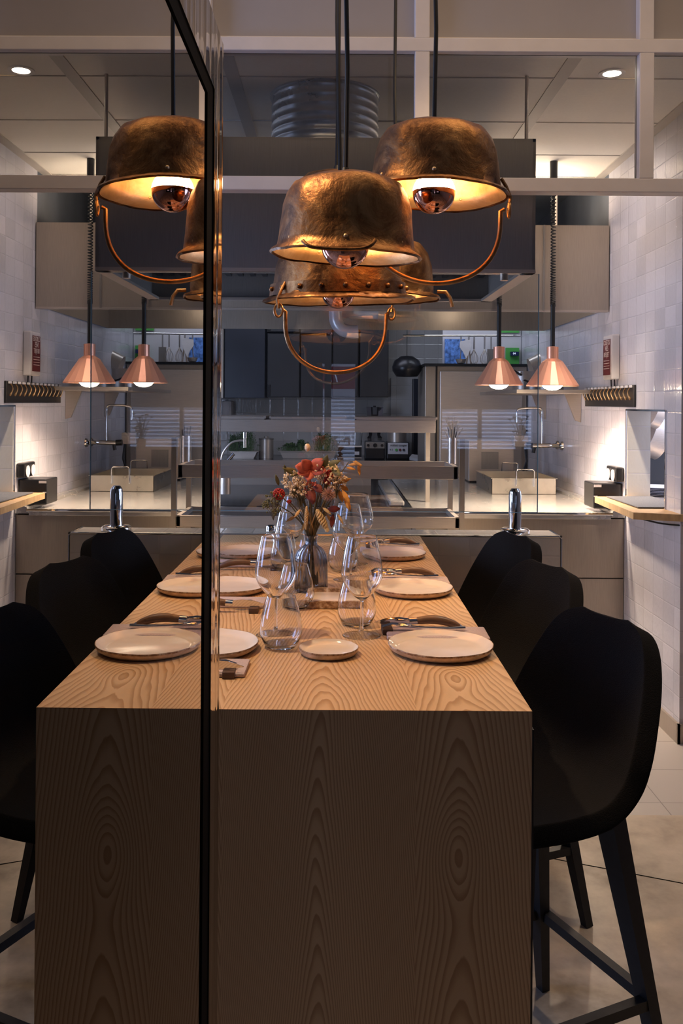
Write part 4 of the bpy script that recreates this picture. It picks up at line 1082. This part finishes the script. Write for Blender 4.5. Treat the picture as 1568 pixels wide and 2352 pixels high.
# sign box
st_ = thing('warning_sign_box', 'white wall box with maroon printed label beside the rear hood', 'sign', (WX, 4.78, H+.25))
x0 = WX-.043; ya_, yb_ = 4.72, 4.87; za, zb = P(1420, 871, 4.72).z, P(1420, 768, 4.72).z
MB().box(x0, WX-.001, ya_, yb_, za, zb, .006).build('case', M['whiteplastic'], st_, smooth=False)
MB().box(x0-.002, x0, ya_+.022, yb_-.008, za+.024, zb-.022).build('label_panel', M['red'], st_, smooth=False)
yc = (ya_+yb_)/2+.007
for tx, zf, sz_ in (('CUSTOS', .83, .036), ('NES', .70, .042), ('REUJET', .56, .036)):
    text_mesh(tx, sz_, M['print'], st_, (x0-.0025, yc, za+(zb-za)*zf), FACE_LEFT, .0004, .8)
for zf in (.42, .36, .30, .24): MB().box(x0-.0028, x0-.002, ya_+.035, yb_-.02, za+(zb-za)*zf, za+(zb-za)*zf+.003).build('print_line', M['print'], st_, smooth=False)
for yy in (4.76, 4.82):
    MB().tube([tuple(v) for v in catmull([(WX-.015, yy, za), (WX-.012, yy+.004, za-.05), (WX-.014, yy-.003, za-.10)], 5)], .0035, 6).build('cable', M['black'], st_)

# hook rail
ry0, ry1 = 4.46, 5.33
hz1, hz0 = H+.098, H+.018
t = thing('hook_rail', 'dark wall rail with a row of hanging brass bottle openers', 'rail', (WX, 4.9, hz0))
MB().box(WX-.012, WX-.001, ry0, ry1, hz0-.03, hz1, .002).build('rail_board', M['black'], t, smooth=False)
op = None
ORD = ['second', 'third', 'fourth', 'fifth', 'sixth', 'seventh', 'eighth', 'ninth', 'tenth', 'eleventh', 'twelfth']
for i in range(13):
    yy = ry0+.035+i*(ry1-ry0-.07)/12
    if op is None:
        op = thing('bottle_opener', 'slim curved brass opener at the near end of the dark wall rail', 'opener', (WX-.016, yy, hz1-.008), 0, 'brass openers hanging on the dark wall rail')
        MB().box(-.006, .003, -.016, .016, -.006, .006, .002).build('clip', M['whiteplastic'], op, smooth=False, shift=False)
        MB().tube([tuple(v) for v in catmull([(-.003, 0, -.004), (-.014, .004, -.025), (-.012, .002, -.045), (-.002, -.003, -.066)], 4)], [.003]*5+[.0035]*4+[.004, .005, .0055, .004], 8).build('lever', M['brass_rod'], op, shift=False)
    else: dup(op, (WX-.016, yy, hz1-.008), None, 'slim curved brass opener at the far end of the dark wall rail' if i == 12 else 'slim curved brass opener, '+ORD[i-1]+' from the near end of the dark wall rail')

# socket and black box
qy = 4.72; sk = P(1404, 1090, qy)
t = thing('double_socket', 'black double wall socket above the black box', 'socket', (WX, qy, sk.z))
MB().box(WX-.042, WX-.001, qy-.085, qy+.085, sk.z-.032, sk.z+.044, .008).build('case', M['black'], t, smooth=False)
for dy in (-.04, .04): MB().lathe([(0, 0), (.028, 0), (.030, .004), (.0, .002)], 24).xf(Matrix.Translation((WX-.043, qy+dy, sk.z)) @ Matrix.Rotation(-PI/2, 4, 'Y')).build('outlet', M['whiteplastic'], t)
t = thing('black_device_box', 'black electronic box standing on the steel counter against the tiled wall', 'device', (WX-.08, 4.74, ctz))
MB().box(WX-.15, WX-.005, 4.66, 4.84, ctz+.019, ctz+.150, .006).build('case', M['black'], t, smooth=False)
MB().box(WX-.148, WX-.11, 4.658, 4.66, ctz+.130, ctz+.143).box(WX-.148, WX-.13, 4.658, 4.66, ctz+.08, ctz+.086).build('sticker', M['whiteplastic'], t, smooth=False)

# wooden sill board with felt mat and lead
shz = NZ0
sb = thing('sill_board', 'pale oak board jutting from the pass-through opening', 'shelf', (WX-.05, 4.25, shz))
MB().prism([(1.325, 4.60, shz-.03), (1.30, 3.93, shz-.03), (1.50, 3.86, shz-.03), (1.484, 4.0, shz-.03), (1.484, 4.60, shz-.03)], (0, 0, .03)).build('board', M['boardwood'], sb, smooth=False)
MB().box(WX-.002, WX+.13, NY0+.002, NY1-.008, shz-.03+.031, shz+.002).build('inner_sill', M['boardwood'], sb, smooth=False)
o = MB().box(1.37, 1.60, 4.08, 4.56, shz+.003, shz+.007).jitter(.001, 20).build('felt_mat', M['slate'], None, smooth=False); tag(o, 'dark grey felt mat lying on the oak sill board', 'mat')
o = MB().tube([tuple(v) for v in catmull([(1.34, 4.2, shz-.036), (1.42, 3.98, shz-.05), (1.50, 3.88, shz-.05), (1.55, 3.86, shz-.06), (1.60, 3.868, shz-.02), (1.7, 3.87, shz+.03)], 5)], .004, 6).build('cable', M['cord']); tag(o, 'black cable trailing under the oak sill board', 'cable')
# pots seen through the opening
for k, (px_, py_, r_, d_, mat, lab) in enumerate(((1516, 958, .075, .05, 'steel', 'small steel pan hanging highest beyond the opening'), (1520, 1010, .13, .10, 'steel', 'large steel pot hanging beyond the opening'), (1490, 1005, .085, .03, 'black', 'black frying pan hanging beyond the opening'))):
    q = P(px_, py_, 5.3+.25*k); t = thing('hanging_pan', lab, 'pan', tuple(q), 0, 'pans hanging beyond the opening')
    mb = MB(); mb.lathe([(0, 0), (r_, 0), (r_, d_), (r_-.004, d_), (r_-.006, .004), (0, .004)], 32); mb.xf(Matrix.Translation(q) @ Matrix.Rotation(-1.2, 4, 'Y')); mb.build('pan_body', M[mat], t)
    MB().tube([q+Vector((0, 0, r_*.3)), (q.x, q.y, 1.95)], .005, 6).build('handle', M[mat], t)
pr_ = thing('pan_rack', 'steel ceiling rack holding the pans beyond the opening', 'rack', (2.0, 5.5, 1.95))
MB().box(1.80, 2.25, 5.2, 5.9, 1.95, 1.97).build('rack_plate', M['steel'], pr_, smooth=False)
for yy in (5.25, 5.85): MB().cyl((2.0, yy, 1.97), (2.0, yy, CZ+.07), .008, 8).build('rod', M['steel'], pr_)
q = P(1512, 1125, 5.0)
t = thing('plate_stack', 'stack of white plates beyond the pass-through opening', 'plates', (q.x, 5.0, q.z)); mb = MB()
for i in range(6): mb.lathe([(0, .0+i*.008), (.10, .003+i*.008), (.12, .01+i*.008), (.10, .007+i*.008), (0, .004+i*.008)], 32, (q.x, 5.0, q.z-.03))
o = mb.build('plate', M['whiteplastic'], t); o['kind'] = 'stuff'
o = MB().box(1.66, 2.5, 4.85, 5.6, q.z-.06, q.z-.03).build('scullery_bench', M['steel']); tag(o, 'steel bench beyond the pass-through opening', 'bench')
o = MB().box(1.75, 2.5, 5.62, 5.66, .3, H-.25).build('scullery_screen', M['darkcab']); tag(o, 'dark grey upright panel beyond the opening', 'panel')

# ------------------------------------------------------------------ the steel pass rack in the middle
rk = thing('pass_rack', 'three-tier stainless pass rack standing behind the low wall', 'rack', (0, 4.25, 0))
RX = P(1061, 1100, 4.2).x; RL = -.86
def tier(y0, y1, xr, pt, pb, Y, nm):
    za_, zb_ = P(784, pb, Y).z, P(784, pt, Y).z
    mb = MB(); mb.box(RL, xr, y0, y0+.02, za_, zb_, .003).box(RL, xr, y1-.02, y1, za_, zb_).box(xr-.02, xr, y0, y1, za_, zb_).box(RL, RL+.02, y0, y1, za_, zb_)
    mb.build(nm, M['steel'], rk, smooth=False); return za_, zb_
zA = P(784, 1216, 4.2).z
tier(4.2, 4.58, RX-.01, 1187, 1213, 4.2, 'lower_shelf_frame')
zm0, zm1 = tier(4.2, 4.58, P(1052, 1080, 4.2).x, 1070, 1100, 4.2, 'middle_shelf_frame')
MB().box(RL+.02, RX-.02, 4.22, 4.56, zA+.03, zA+.035).build('lower_shelf', M['worktop'], rk, smooth=False)
for x, y in ((RX, 4.2), (P(1034, 1100, 4.56).x, 4.556), (RL, 4.2), (RL, 4.556)):
    MB().box(x-.012, x+.012, y, y+.024, 0, P(1061, 1008, 4.2).z if y < 4.5 else P(1034, 1005, 4.56).z).build('upright', M['steel_v'], rk, smooth=False)
# top shelf
sy0 = 4.9; xr = P(1000, 975, sy0).x; za_, zb_ = P(784, 993, sy0).z, P(784, 965, sy0).z
tp = thing('overhead_shelf', 'steel overhead shelf carrying perforated trays above the worktop', 'shelf', (0, 5.0, za_))
MB().box(-1.1, xr, sy0, sy0+.02, za_, zb_, .002).box(-1.1, xr, sy0, sy0+.42, zb_-.006, zb_, .001).build('shelf_board', M['steel'], tp, smooth=False)
for x in (xr-.02, -.9): MB().box(x-.012, x+.012, sy0+.2, sy0+.224, ctz, za_).build('upright', M['steel_v'], tp, smooth=False)
trayp = []
for i, (a, b_, mt, lab) in enumerate(((497, 607, 'steel', 'silver perforated tray at the left end of the overhead shelf'), (622, 792, 'steel_dark', 'dark perforated tray in the middle of the overhead shelf'), (818, 1001, 'steel_dark', 'dark perforated tray at the right end of the overhead shelf'))):
    x0, x1_ = P(a, 960, sy0+.02).x, P(b_, 960, sy0+.02).x
    t = thing('perforated_tray', lab, 'tray', ((x0+x1_)/2, sy0+.2, zb_), 0, 'perforated trays on the overhead shelf')
    mb = MB(); n = int((x1_-x0)/.014)
    for k in range(n): mb.box(x0+.01+k*.014, x0+.016+k*.014, sy0+.02, sy0+.36, zb_+.012, zb_+.018)
    for k in range(20): mb.box(x0, x1_, sy0+.02+k*.018, sy0+.026+k*.018, zb_+.013, zb_+.019)
    mb.build('mesh', M[mt], t, smooth=False)
    MB().box(x0, x1_, sy0+.012, sy0+.02, zb_, zb_+.016).box(x0, x1_, sy0+.37, sy0+.378, zb_, zb_+.016).box(x0-.008, x0, sy0+.012, sy0+.378, zb_+.006, zb_+.02).box(x1_, x1_+.008, sy0+.012, sy0+.378, zb_+.006, zb_+.02).build('tray_rim', M['steel'], t, smooth=False)

# ------------------------------------------------------------------ back counter and what is on it
BY = 7.75; bz_ = P(784, 1054, 7.9).z
bc = thing('back_counter', 'long black worktop with inset sink along the rear tiled wall', 'counter', (-.2, 8.0, 0))
MB().box(-1.8, .69, 7.4, 8.39, bz_-.04, bz_, .003).build('worktop', M['worktop'], bc, smooth=False)
MB().box(-1.8, .69, 7.45, 8.38, .1, bz_-.041).build('body', M['steel_v'], bc, smooth=False)
a, b_ = P(530, 1066, 7.5), P(618, 1072, 7.5)
MB().box(a.x, b_.x, 7.42, 7.62, bz_, bz_+.006, .002).build('sink_rim', M['steel_top'], bc, smooth=False)
# faucet
fy = 5.0; f0 = P(517, 1072, fy)
t = thing('sink_faucet', 'pull-down chrome faucet leaning at the left behind the rack', 'tap', tuple(f0))
MB().cyl(P(512, 1070, fy), P(536, 1042, fy), .011).build('lever_body', M['chrome'], t)
MB().tube([tuple(v) for v in catmull([P(505, 1068, fy), P(512, 1040, fy), P(530, 1018, fy), P(548, 1012, fy), P(561, 1012, fy)], 5)], .006, 8).build('neck', M['steel'], t)
MB().cyl(P(562, 1006, fy), P(562, 1028, fy), .009).cyl(P(562, 993, fy), P(562, 1006, fy), .011).build('spray_head', M['chrome'], t)
MB().cyl(P(517, 1070, fy), P(517, 1076, fy)+Vector((0, 0, -.14)), .03).build('base', M['steel'], t)
# herb trays
def herb(label, pxa, pxb, pyt, pyb, Y, tufts):
    a, b_ = P(pxa, pyb, Y), P(pxb, pyt, Y); x0, x1_ = a.x, b_.x; h_ = .065
    t = thing('herb_tray', label, 'tray of herbs', ((x0+x1_)/2, Y+.12, bz_))
    mb = MB(); mb.prism([(x0+.03, Y, bz_+.001), (x1_-.03, Y, bz_+.001), (x1_, Y, bz_+h_), (x0, Y, bz_+h_)], (0, .26, 0)); mb.box(x0-.01, x1_+.01, Y-.01, Y+.27, bz_+h_-.004, bz_+h_)
    mb.build('tray_body', M['steel'], t, smooth=False)
    mb = MB()
    for (cx, wd, ht) in tufts:
        for k in range(170):
            x = P(cx, 1000, Y).x+random.gauss(0, wd/2.3); yy = Y+.03+random.random()*.2; hh = ht*math.exp(-((x-P(cx, 1000, Y).x)/wd)**2)*random.uniform(.55, 1)
            d = Vector((random.uniform(-.25, .25), random.uniform(-.2, .2), 1)); e = Vector((x, yy, bz_+h_))+d*hh
            mb.tube([(x, yy, bz_+h_), e], .0012, 3); leafmesh(mb, e, (random.uniform(-1, 1), random.uniform(-1, 1), .4), .022, .014, (0, 0, 1), .1, 2)
    o = mb.build('herbs', M['leaf'], t); o['kind'] = 'stuff'; return t
herb('steel tray of tall green herbs at the left end of the back counter', 528, 590, 1040, 1056, 7.8, ((560, .10, .20), (535, .06, .14)))
herb('long steel tray of green herbs in the middle of the back counter', 642, 773, 1040, 1054, 7.9, ((665, .08, .06), (692, .06, .09), (742, .10, .16)))
# containers
def pot_c(name, label, pxa, pxb, pyt, Y, mat, lid=True):
    a, b_ = P(pxa, 1054, Y), P(pxb, pyt, Y); r_ = (b_.x-a.x)/2; cx = (a.x+b_.x)/2; h_ = b_.z-bz_
    t = thing(name, label, 'pot', (cx, Y, bz_)); MB().lathe([(0, 0), (r_, 0), (r_, h_), (r_-.004, h_), (0, h_-.01)], 36, (cx, Y, bz_)).build('pot_body', M[mat], t)
    if lid: MB().lathe([(r_*1.04, 0), (r_*1.04, .012), (.02, .018), (.02, .03), (0, .03)], 36, (cx, Y, bz_+h_)).build('lid', M['steel_dark'], t)
    return t
pot_c('lidded_pot', 'tall lidded steel pot between the two herb trays', 594, 628, 1010, 8.0, 'steel')
# vacuum sealer / scale
def boxy(name, label, cat, pxa, pxb, pyt, Y, depth, mat):
    a, b_ = P(pxa, 1054, Y), P(pxb, pyt, Y)
    t = thing(name, label, cat, ((a.x+b_.x)/2, Y+depth/2, bz_)); return t, a.x, b_.x, b_.z
t, xa, xb, zt_ = boxy('vacuum_sealer', 'low black and steel vacuum sealer right of the long herb tray', 'appliance', 776, 830, 1028, 7.9, .2, 'black')
MB().box(xa, xb, 7.9, 8.12, bz_+.008, zt_, .006).build('case', M['black'], t, smooth=False)
MB().box(xa-.004, xb+.004, 7.89, 8.1, zt_, zt_+.014, .004).box(xa, xb, 7.893, 7.9, bz_+.004, bz_+.016).build('steel_lid', M['steel'], t, smooth=False)
MB().box(xb-.06, xb-.02, 7.896, 7.9, bz_+.035, bz_+.065).build('buttons', M['whiteplastic'], t, smooth=False)
mb = MB().lathe([(0, 0), (.075, 0), (.085, .12), (.08, .12), (.07, .004), (0, .004)], 32, ((xa+xb)/2+.03, 8.0, zt_+.014)); o = mb.build('clear_bowl', M['glass']); tag(o, 'clear bowl standing on the vacuum sealer', 'bowl')
t, xa, xb, zt_ = boxy('blender', 'black jug blender left of the food processor', 'blender', 838, 884, 1014, 7.9, .2, 'black')
MB().box(xa, xb, 7.9, 8.1, bz_+.0, zt_, .008).build('motor_base', M['black'], t, smooth=False)
MB().box(xa+.004, xb-.004, 7.896, 7.9, zt_-.06, zt_-.006).build('control_panel', M['steel_dark'], t, smooth=False)
for dx, rr in ((-.06, .012), (0, .018), (.06, .012)): MB().cyl(((xa+xb)/2+dx, 7.896, zt_-.034), ((xa+xb)/2+dx, 7.886, zt_-.034), rr, 14).build('knob', M['black'], t)
MB().lathe([(.06, 0), (.065, .03), (.05, .05), (.075, .30), (.0, .30)], 4, ((xa+xb)/2, 8.0, zt_)).xf(Matrix.Identity(4)).build('jug', M['smoke'], t)
t, xa, xb, zt_ = boxy('food_processor', 'grey and black food processor with steel bowl, printed front plate', 'food processor', 888, 940, 1016, 7.9, .22, 'black')
MB().box(xa, xb, 7.9, 8.12, bz_+.0, zt_, .008).build('motor_base', M['black'], t, smooth=False)
MB().box(xa+.01, xb-.012, 7.892, 7.9, bz_+.045, zt_-.004, .002).build('front_plate', M['whiteplastic'], t, smooth=False)
xm = (xa+xb)/2
text_mesh('robot coupe', .028, M['darkprint'], t, (xm, 7.889, zt_-.026), FACE_CAM, .0004, 1, .3)
text_mesh('R 2', .018, M['darkprint'], t, (xm-.06, 7.889, zt_-.065), FACE_CAM, .0004, 1.1)
for dx, mt in ((-.016, 'greenwall'), (.016, 'red'), (.048, 'darkprint')): MB().cyl((xm+dx, 7.892, zt_-.066), (xm+dx, 7.885, zt_-.066), .011, 16).build('button', M[mt], t)
MB().lathe([(.085, 0), (.085, .20), (.07, .21), (0, .21)], 36, (xm-.005, 8.0, zt_)).build('steel_bowl', M['steel'], t)
o = MB().prism([P(940, 1056, 7.7), P(972, 1062, 7.5), P(960, 1050, 7.9), P(945, 1048, 7.9)], (0, 0, .02)).jitter(.01, 12).build('folded_cloth', M['cloth']); tag(o, 'folded white cloth lying right of the food processor', 'cloth')
# soap dispenser on the back wall
a, b_ = P(510, 960, 8.3), P(533, 920, 8.3)
o = MB().box(a.x, b_.x, 8.26, 8.4, a.z, b_.z, .02).build('soap_dispenser', M['whiteplastic']); tag(o, 'white dispenser on the tiled rear wall at the far left', 'dispenser')
# dark fridge and cabinets on the rear wall
fz_t = P(784, 700, 8.0).z+.35
t = thing('tall_refrigerator', 'blue-black flat door at the left of the wall cabinets', 'refrigerator', (P(560, 900, 8.0).x, 8.1, P(560, 914, 8.0).z))
a, b_ = P(515, 914, 8.0), P(609, 690, 8.0)
MB().box(a.x, b_.x, 8.0, 8.38, a.z, fz_t, .004).build('door', M['darkdoor'], t, smooth=False)
MB().box(a.x-.10, a.x-.01, 7.99, 8.38, a.z, fz_t).build('side_panel', M['steel_v'], t, smooth=False)
def wallcab(label, pxa, pxb, pyt, pyb, handle=None):
    a, b_ = P(pxa, pyb, 8.02), P(pxb, pyt, 8.02)
    t = thing('wall_cabinet', label, 'cabinet', ((a.x+b_.x)/2, 8.2, a.z), 0, 'charcoal wall cabinets on the rear wall')
    MB().box(a.x, b_.x, 8.04, 8.395, a.z, b_.z).build('body', M['darkcab'], t, smooth=False)
    d = MB().box(a.x+.004, b_.x-.004, 8.02, 8.039, a.z+.004, b_.z-.004, .002).build('door', M['darkcab'], t, smooth=False)
    if handle:
        h0 = P(handle[0], handle[1], 8.01); MB().box(h0.x-.008, h0.x+.012, 8.0, 8.02, h0.z-.05, h0.z+.05, .003).build('handle', M['black'], d, smooth=False)
    return t
wallcab('small upper charcoal cabinet with handle at lower left corner', 613, 688, 560, 762, (618, 746))
wallcab('charcoal cabinet below the small upper one, handle at bottom left', 613, 688, 766, 912, (617, 896))
wallcab('charcoal cabinet second from the left, lower row', 690, 762, 770, 912)
wallcab('charcoal cabinet second from the left, upper row', 690, 762, 560, 766)
wallcab('charcoal cabinet third from the left, tall', 764, 824, 560, 912)
wallcab('charcoal cabinet at the right end of the row', 826, 894, 560, 912)
a, b_ = P(897, 1045, 8.3), P(947, 868, 8.3)
o = MB().box(a.x, b_.x, 8.33, 8.40, a.z, b_.z).build('cream_panel', M['tile_back'], smooth=False); tag(o, 'pale tiled pier beneath the black globe lamp', 'pier')
a, b_ = P(949, 1050, 8.2), P(968, 870, 8.2)
o = MB().box(a.x, b_.x, 8.2, 8.39, a.z, b_.z).build('dark_locker', M['darkdoor'], smooth=False); tag(o, 'narrow dark locker between the pale pier and the steel fridge', 'locker')
# black globe pendant
q = P(934, 843, 7.2)
t = thing('globe_pendant', 'glossy black globe pendant lamp at the back of the kitchen', 'lamp', tuple(q))
MB().lathe([(.085, -.075), (.115, -.03), (.118, 0), (.10, .05), (.05, .085), (0, .09)], 40, q).lathe([(.08, -.073), (.11, -.03), (.095, .048), (0, .085)], 40, q).build('shade', M['black'], t)
MB().cyl(q+Vector((0, 0, .09)), (q.x, q.y, CZ+.07), .003, 6).build('cord', M['cord'], t)
# pale ventilation hose
t = thing('ventilation_elbow', 'pale bent ventilation hose under the hood, behind the pendants', 'pipe', tuple(P(800, 740, 6.15)))
pts = [P(770, 712, 6.15), P(772, 738, 6.15), P(785, 756, 6.15), P(806, 762, 6.15), P(822, 762, 6.15)]
MB().tube([tuple(v) for v in catmull(pts, 6)], .045, 20).build('bend', M['pipe'], t)
MB().cyl(P(785, 712, 6.27), P(882, 716, 6.27), .055).build('straight_run', M['pipe'], t)
MB().cyl(P(770, 712, 6.15), P(770, 606, 6.15), .045).build('riser', M['pipe'], t)
MB().cyl(P(868, 716, 6.27), P(886, 717, 6.27), .062).build('collar', M['steel'], t)

# ------------------------------------------------------------------ tall steel fridge and the window wall above it
fy_ = 6.95
a, b_ = P(975, 1075, fy_), P(1230, 842, fy_)
t = thing('steel_fridge', 'wide brushed steel fridge with framed door behind the left heat lamp', 'refrigerator', ((a.x+b_.x)/2, fy_+.3, 0))
MB().box(a.x, WX-.01, fy_+.01, fy_+.6, 0, b_.z, .004).build('body', M['steel_v'], t, smooth=False)
d0 = P(1008, 1075, fy_)
MB().box(d0.x, WX-.05, fy_-.02, fy_+.01, .2, b_.z-.04, .006).build('door', M['steel'], t, smooth=False)
MB().box(P(1000, 900, fy_).x, P(1004, 900, fy_).x, fy_-.004, fy_+.012, .2, b_.z).build('door_gap', M['black'], t, smooth=False)
MB().box(a.x-.01, WX-.01, fy_-.03, fy_+.6, b_.z, b_.z+.018).build('top_edge', M['hood_under'], t, smooth=False)
# bright side room behind: patterned curtain, green panel with a lit display
pz0, pz1 = b_.z+.03, P(1100, 752, 8.3).z
def flat(name, label, cat, pxa, pxb, pya, pyb, Y, mat, th=.02):
    a, b_ = P(pxa, pyb, Y), P(pxb, pya, Y)
    o = MB().box(a.x, min(b_.x, WX-.003), Y, Y+th, a.z, b_.z).build(name, M[mat], smooth=False); tag(o, label, cat); return o
flat('pale_wall_panel', 'bright pale panel behind the hanging utensils', 'panel', 1016, 1198, 700, 846, 7.22, 'whiteplastic')
flat('patterned_curtain', 'blue patterned curtain behind the shelf on the fridge', 'curtain', 1021, 1068, 779, 846, 7.19, 'curtain')
flat('green_panel', 'bright green panel at the right behind the heat lamp', 'panel', 1161, 1192, 799, 846, 7.19, 'greenwall')
flat('green_panel', 'bright green strip just under the rear hood', 'panel', 1150, 1192, 750, 764, 7.19, 'greenwall')
t = thing('lit_display', 'small navy display with glowing digits on the green panel', 'display', tuple(P(1180, 812, 7.17)))
a, b_ = P(1172, 817, 7.17), P(1191, 808, 7.17)
MB().box(a.x, b_.x, 7.165, 7.189, a.z, b_.z).build('case', M['navy'], t, smooth=False)
text_mesh('04', .022, M['screen'], t, (P(1181, 812, 7.16).x, 7.163, P(1181, 812, 7.16).z), FACE_CAM, .0004)
light('AREA', 'pale_panel_fill', (1.2, 6.75, 2.5), 5, (.80, .86, 1), (1.2, 7.2, 1.9), shape='RECTANGLE', size=.9, size_y=.2)  # added lamp on the kitchen side, aimed to brighten the pale panel
# utensil rail and hanging things
uy = 7.0; rz_ = P(1060, 770, uy).z
t = thing('utensil_rail', 'chrome rail for hanging tools under the rear hood', 'rail', (P(1050, 770, uy).x, uy, rz_))
MB().cyl(P(925, 771, uy), P(1195, 771, uy), .008, 10).build('bar', M['chrome'], t)
for i, (px_, k) in enumerate(((1058, 'ladle'), (1088, 'whisk'), (1112, 'whisk'), (1127, 'spatula'), (1076, 'tongs'))):
    q = P(px_, 772, uy); t = thing(k, {'ladle': 'steel ladle hanging leftmost on the chrome rail', 'whisk': 'wire whisk hanging on the rail, '+('nearer the ladle' if px_ == 1088 else 'nearer the spatula'), 'spatula': 'broad dark spatula hanging at the right of the rail', 'tongs': 'steel tongs hanging between ladle and whisks'}[k], 'utensil', tuple(q), 0, 'tools hanging on the chrome rail')
    MB().cyl(q+Vector((0, -.01, 0)), q+Vector((.0, -.01, -.10)), .006, 8).build('grip', M['steel_dark'], t)
    if k == 'whisk':
        mb = MB()
        for j in range(5):
            an = j*PI/5; pts = [q+Vector((0, -.01, -.10)), q+Vector((.03*math.cos(an), -.01+.03*math.sin(an), -.16)), q+Vector((.028*math.cos(an), -.01+.028*math.sin(an), -.20)), q+Vector((0, -.01, -.225))]
            mb.tube([tuple(v) for v in catmull(pts, 4)], .0015, 5)
            pts = [q+Vector((0, -.01, -.10)), q+Vector((-.03*math.cos(an), -.01-.03*math.sin(an), -.16)), q+Vector((-.028*math.cos(an), -.01-.028*math.sin(an), -.20)), q+Vector((0, -.01, -.225))]
            mb.tube([tuple(v) for v in catmull(pts, 4)], .0015, 5)
        mb.build('wires', M['steel'], t)
    elif k == 'ladle': MB().lathe([(0, -.03), (.03, -.02), (.042, .01), (.04, .01), (.028, -.017), (0, -.027)], 20, q+Vector((0, -.01, -.19))).cyl(q+Vector((0, -.01, -.10)), q+Vector((0, .03, -.19)), .004, 6).build('bowl', M['steel'], t)
    elif k == 'spatula': MB().box(q.x-.03, q.x+.03, uy-.014, uy-.010, q.z-.24, q.z-.10, .001).build('blade', M['steel_dark'], t, smooth=False)
    else:
        for s2 in (-1, 1): MB().bar(q+Vector((0, -.01, -.08)), q+Vector((s2*.02, -.01, -.24)), .012, .003).build('arm', M['steel'], t, smooth=False)
q = P(1072, 785, uy-.05)
mb = MB(); mb.prism([q+Vector((-.05, 0, .0)), q+Vector((.03, 0, .02)), q+Vector((.035, 0, -.03)), q+Vector((.01, 0, -.10)), q+Vector((-.005, 0, -.13)), q+Vector((-.03, 0, -.08)), q+Vector((-.055, 0, -.04))], (0, .02, 0)); mb.jitter(.006, 20)
o = mb.build('white_cloth', M['cloth']); tag(o, 'crumpled white cloth hanging from the chrome rail', 'cloth')
# stacked steel pots at the right of the fridge top, on the wall side
q = P(1218, 845, 6.6)
t = thing('stock_pot', 'tilted steel stock pot stored above the shelf by the right wall', 'pan', tuple(q))
MB().lathe([(0, 0), (.07, 0), (.08, .10), (.078, .10), (.068, .003), (0, .003)], 28).xf(Matrix.Translation(q) @ Matrix.Rotation(1.2, 4, 'Y')).build('pan_body', M['steel'], t)
# black mitt-like bottle at back wall behind the grill racks
q = P(860, 955, 8.1)
t = thing('wall_knife_block', 'small black tool holder against the rear tiled wall', 'holder', tuple(q)); MB().box(q.x-.05, q.x+.05, 8.1, 8.2, q.z-.03, q.z+.01, .01).build('body', M['black'], t, smooth=False); MB().box(q.x-.012, q.x+.012, 8.12, 8.15, q.z+.01, q.z+.09).build('grip', M['black'], t, smooth=False)
# tall mixing rods in a jar beside the rack
q = P(1038, 1010, 4.45); q.z = P(1038, 1068, 4.4).z+.10
t = thing('tool_jar', 'narrow steel jar of tongs and twigs beside the rack upright', 'jar', tuple(q)); MB().lathe([(0, 0), (.02, 0), (.02, .13), (.018, .13), (0, .004)], 18, q+Vector((0, 0, -.099))).build('jar_body', M['steel'], t)
mb = MB()
for k in range(7): mb.tube([q+Vector((0, 0, -.08)), q+Vector((random.uniform(-.03, .03), 0, random.uniform(.03, .09)))], .003, 5)
mb.build('tool_handles', M['steel_dark'], t)
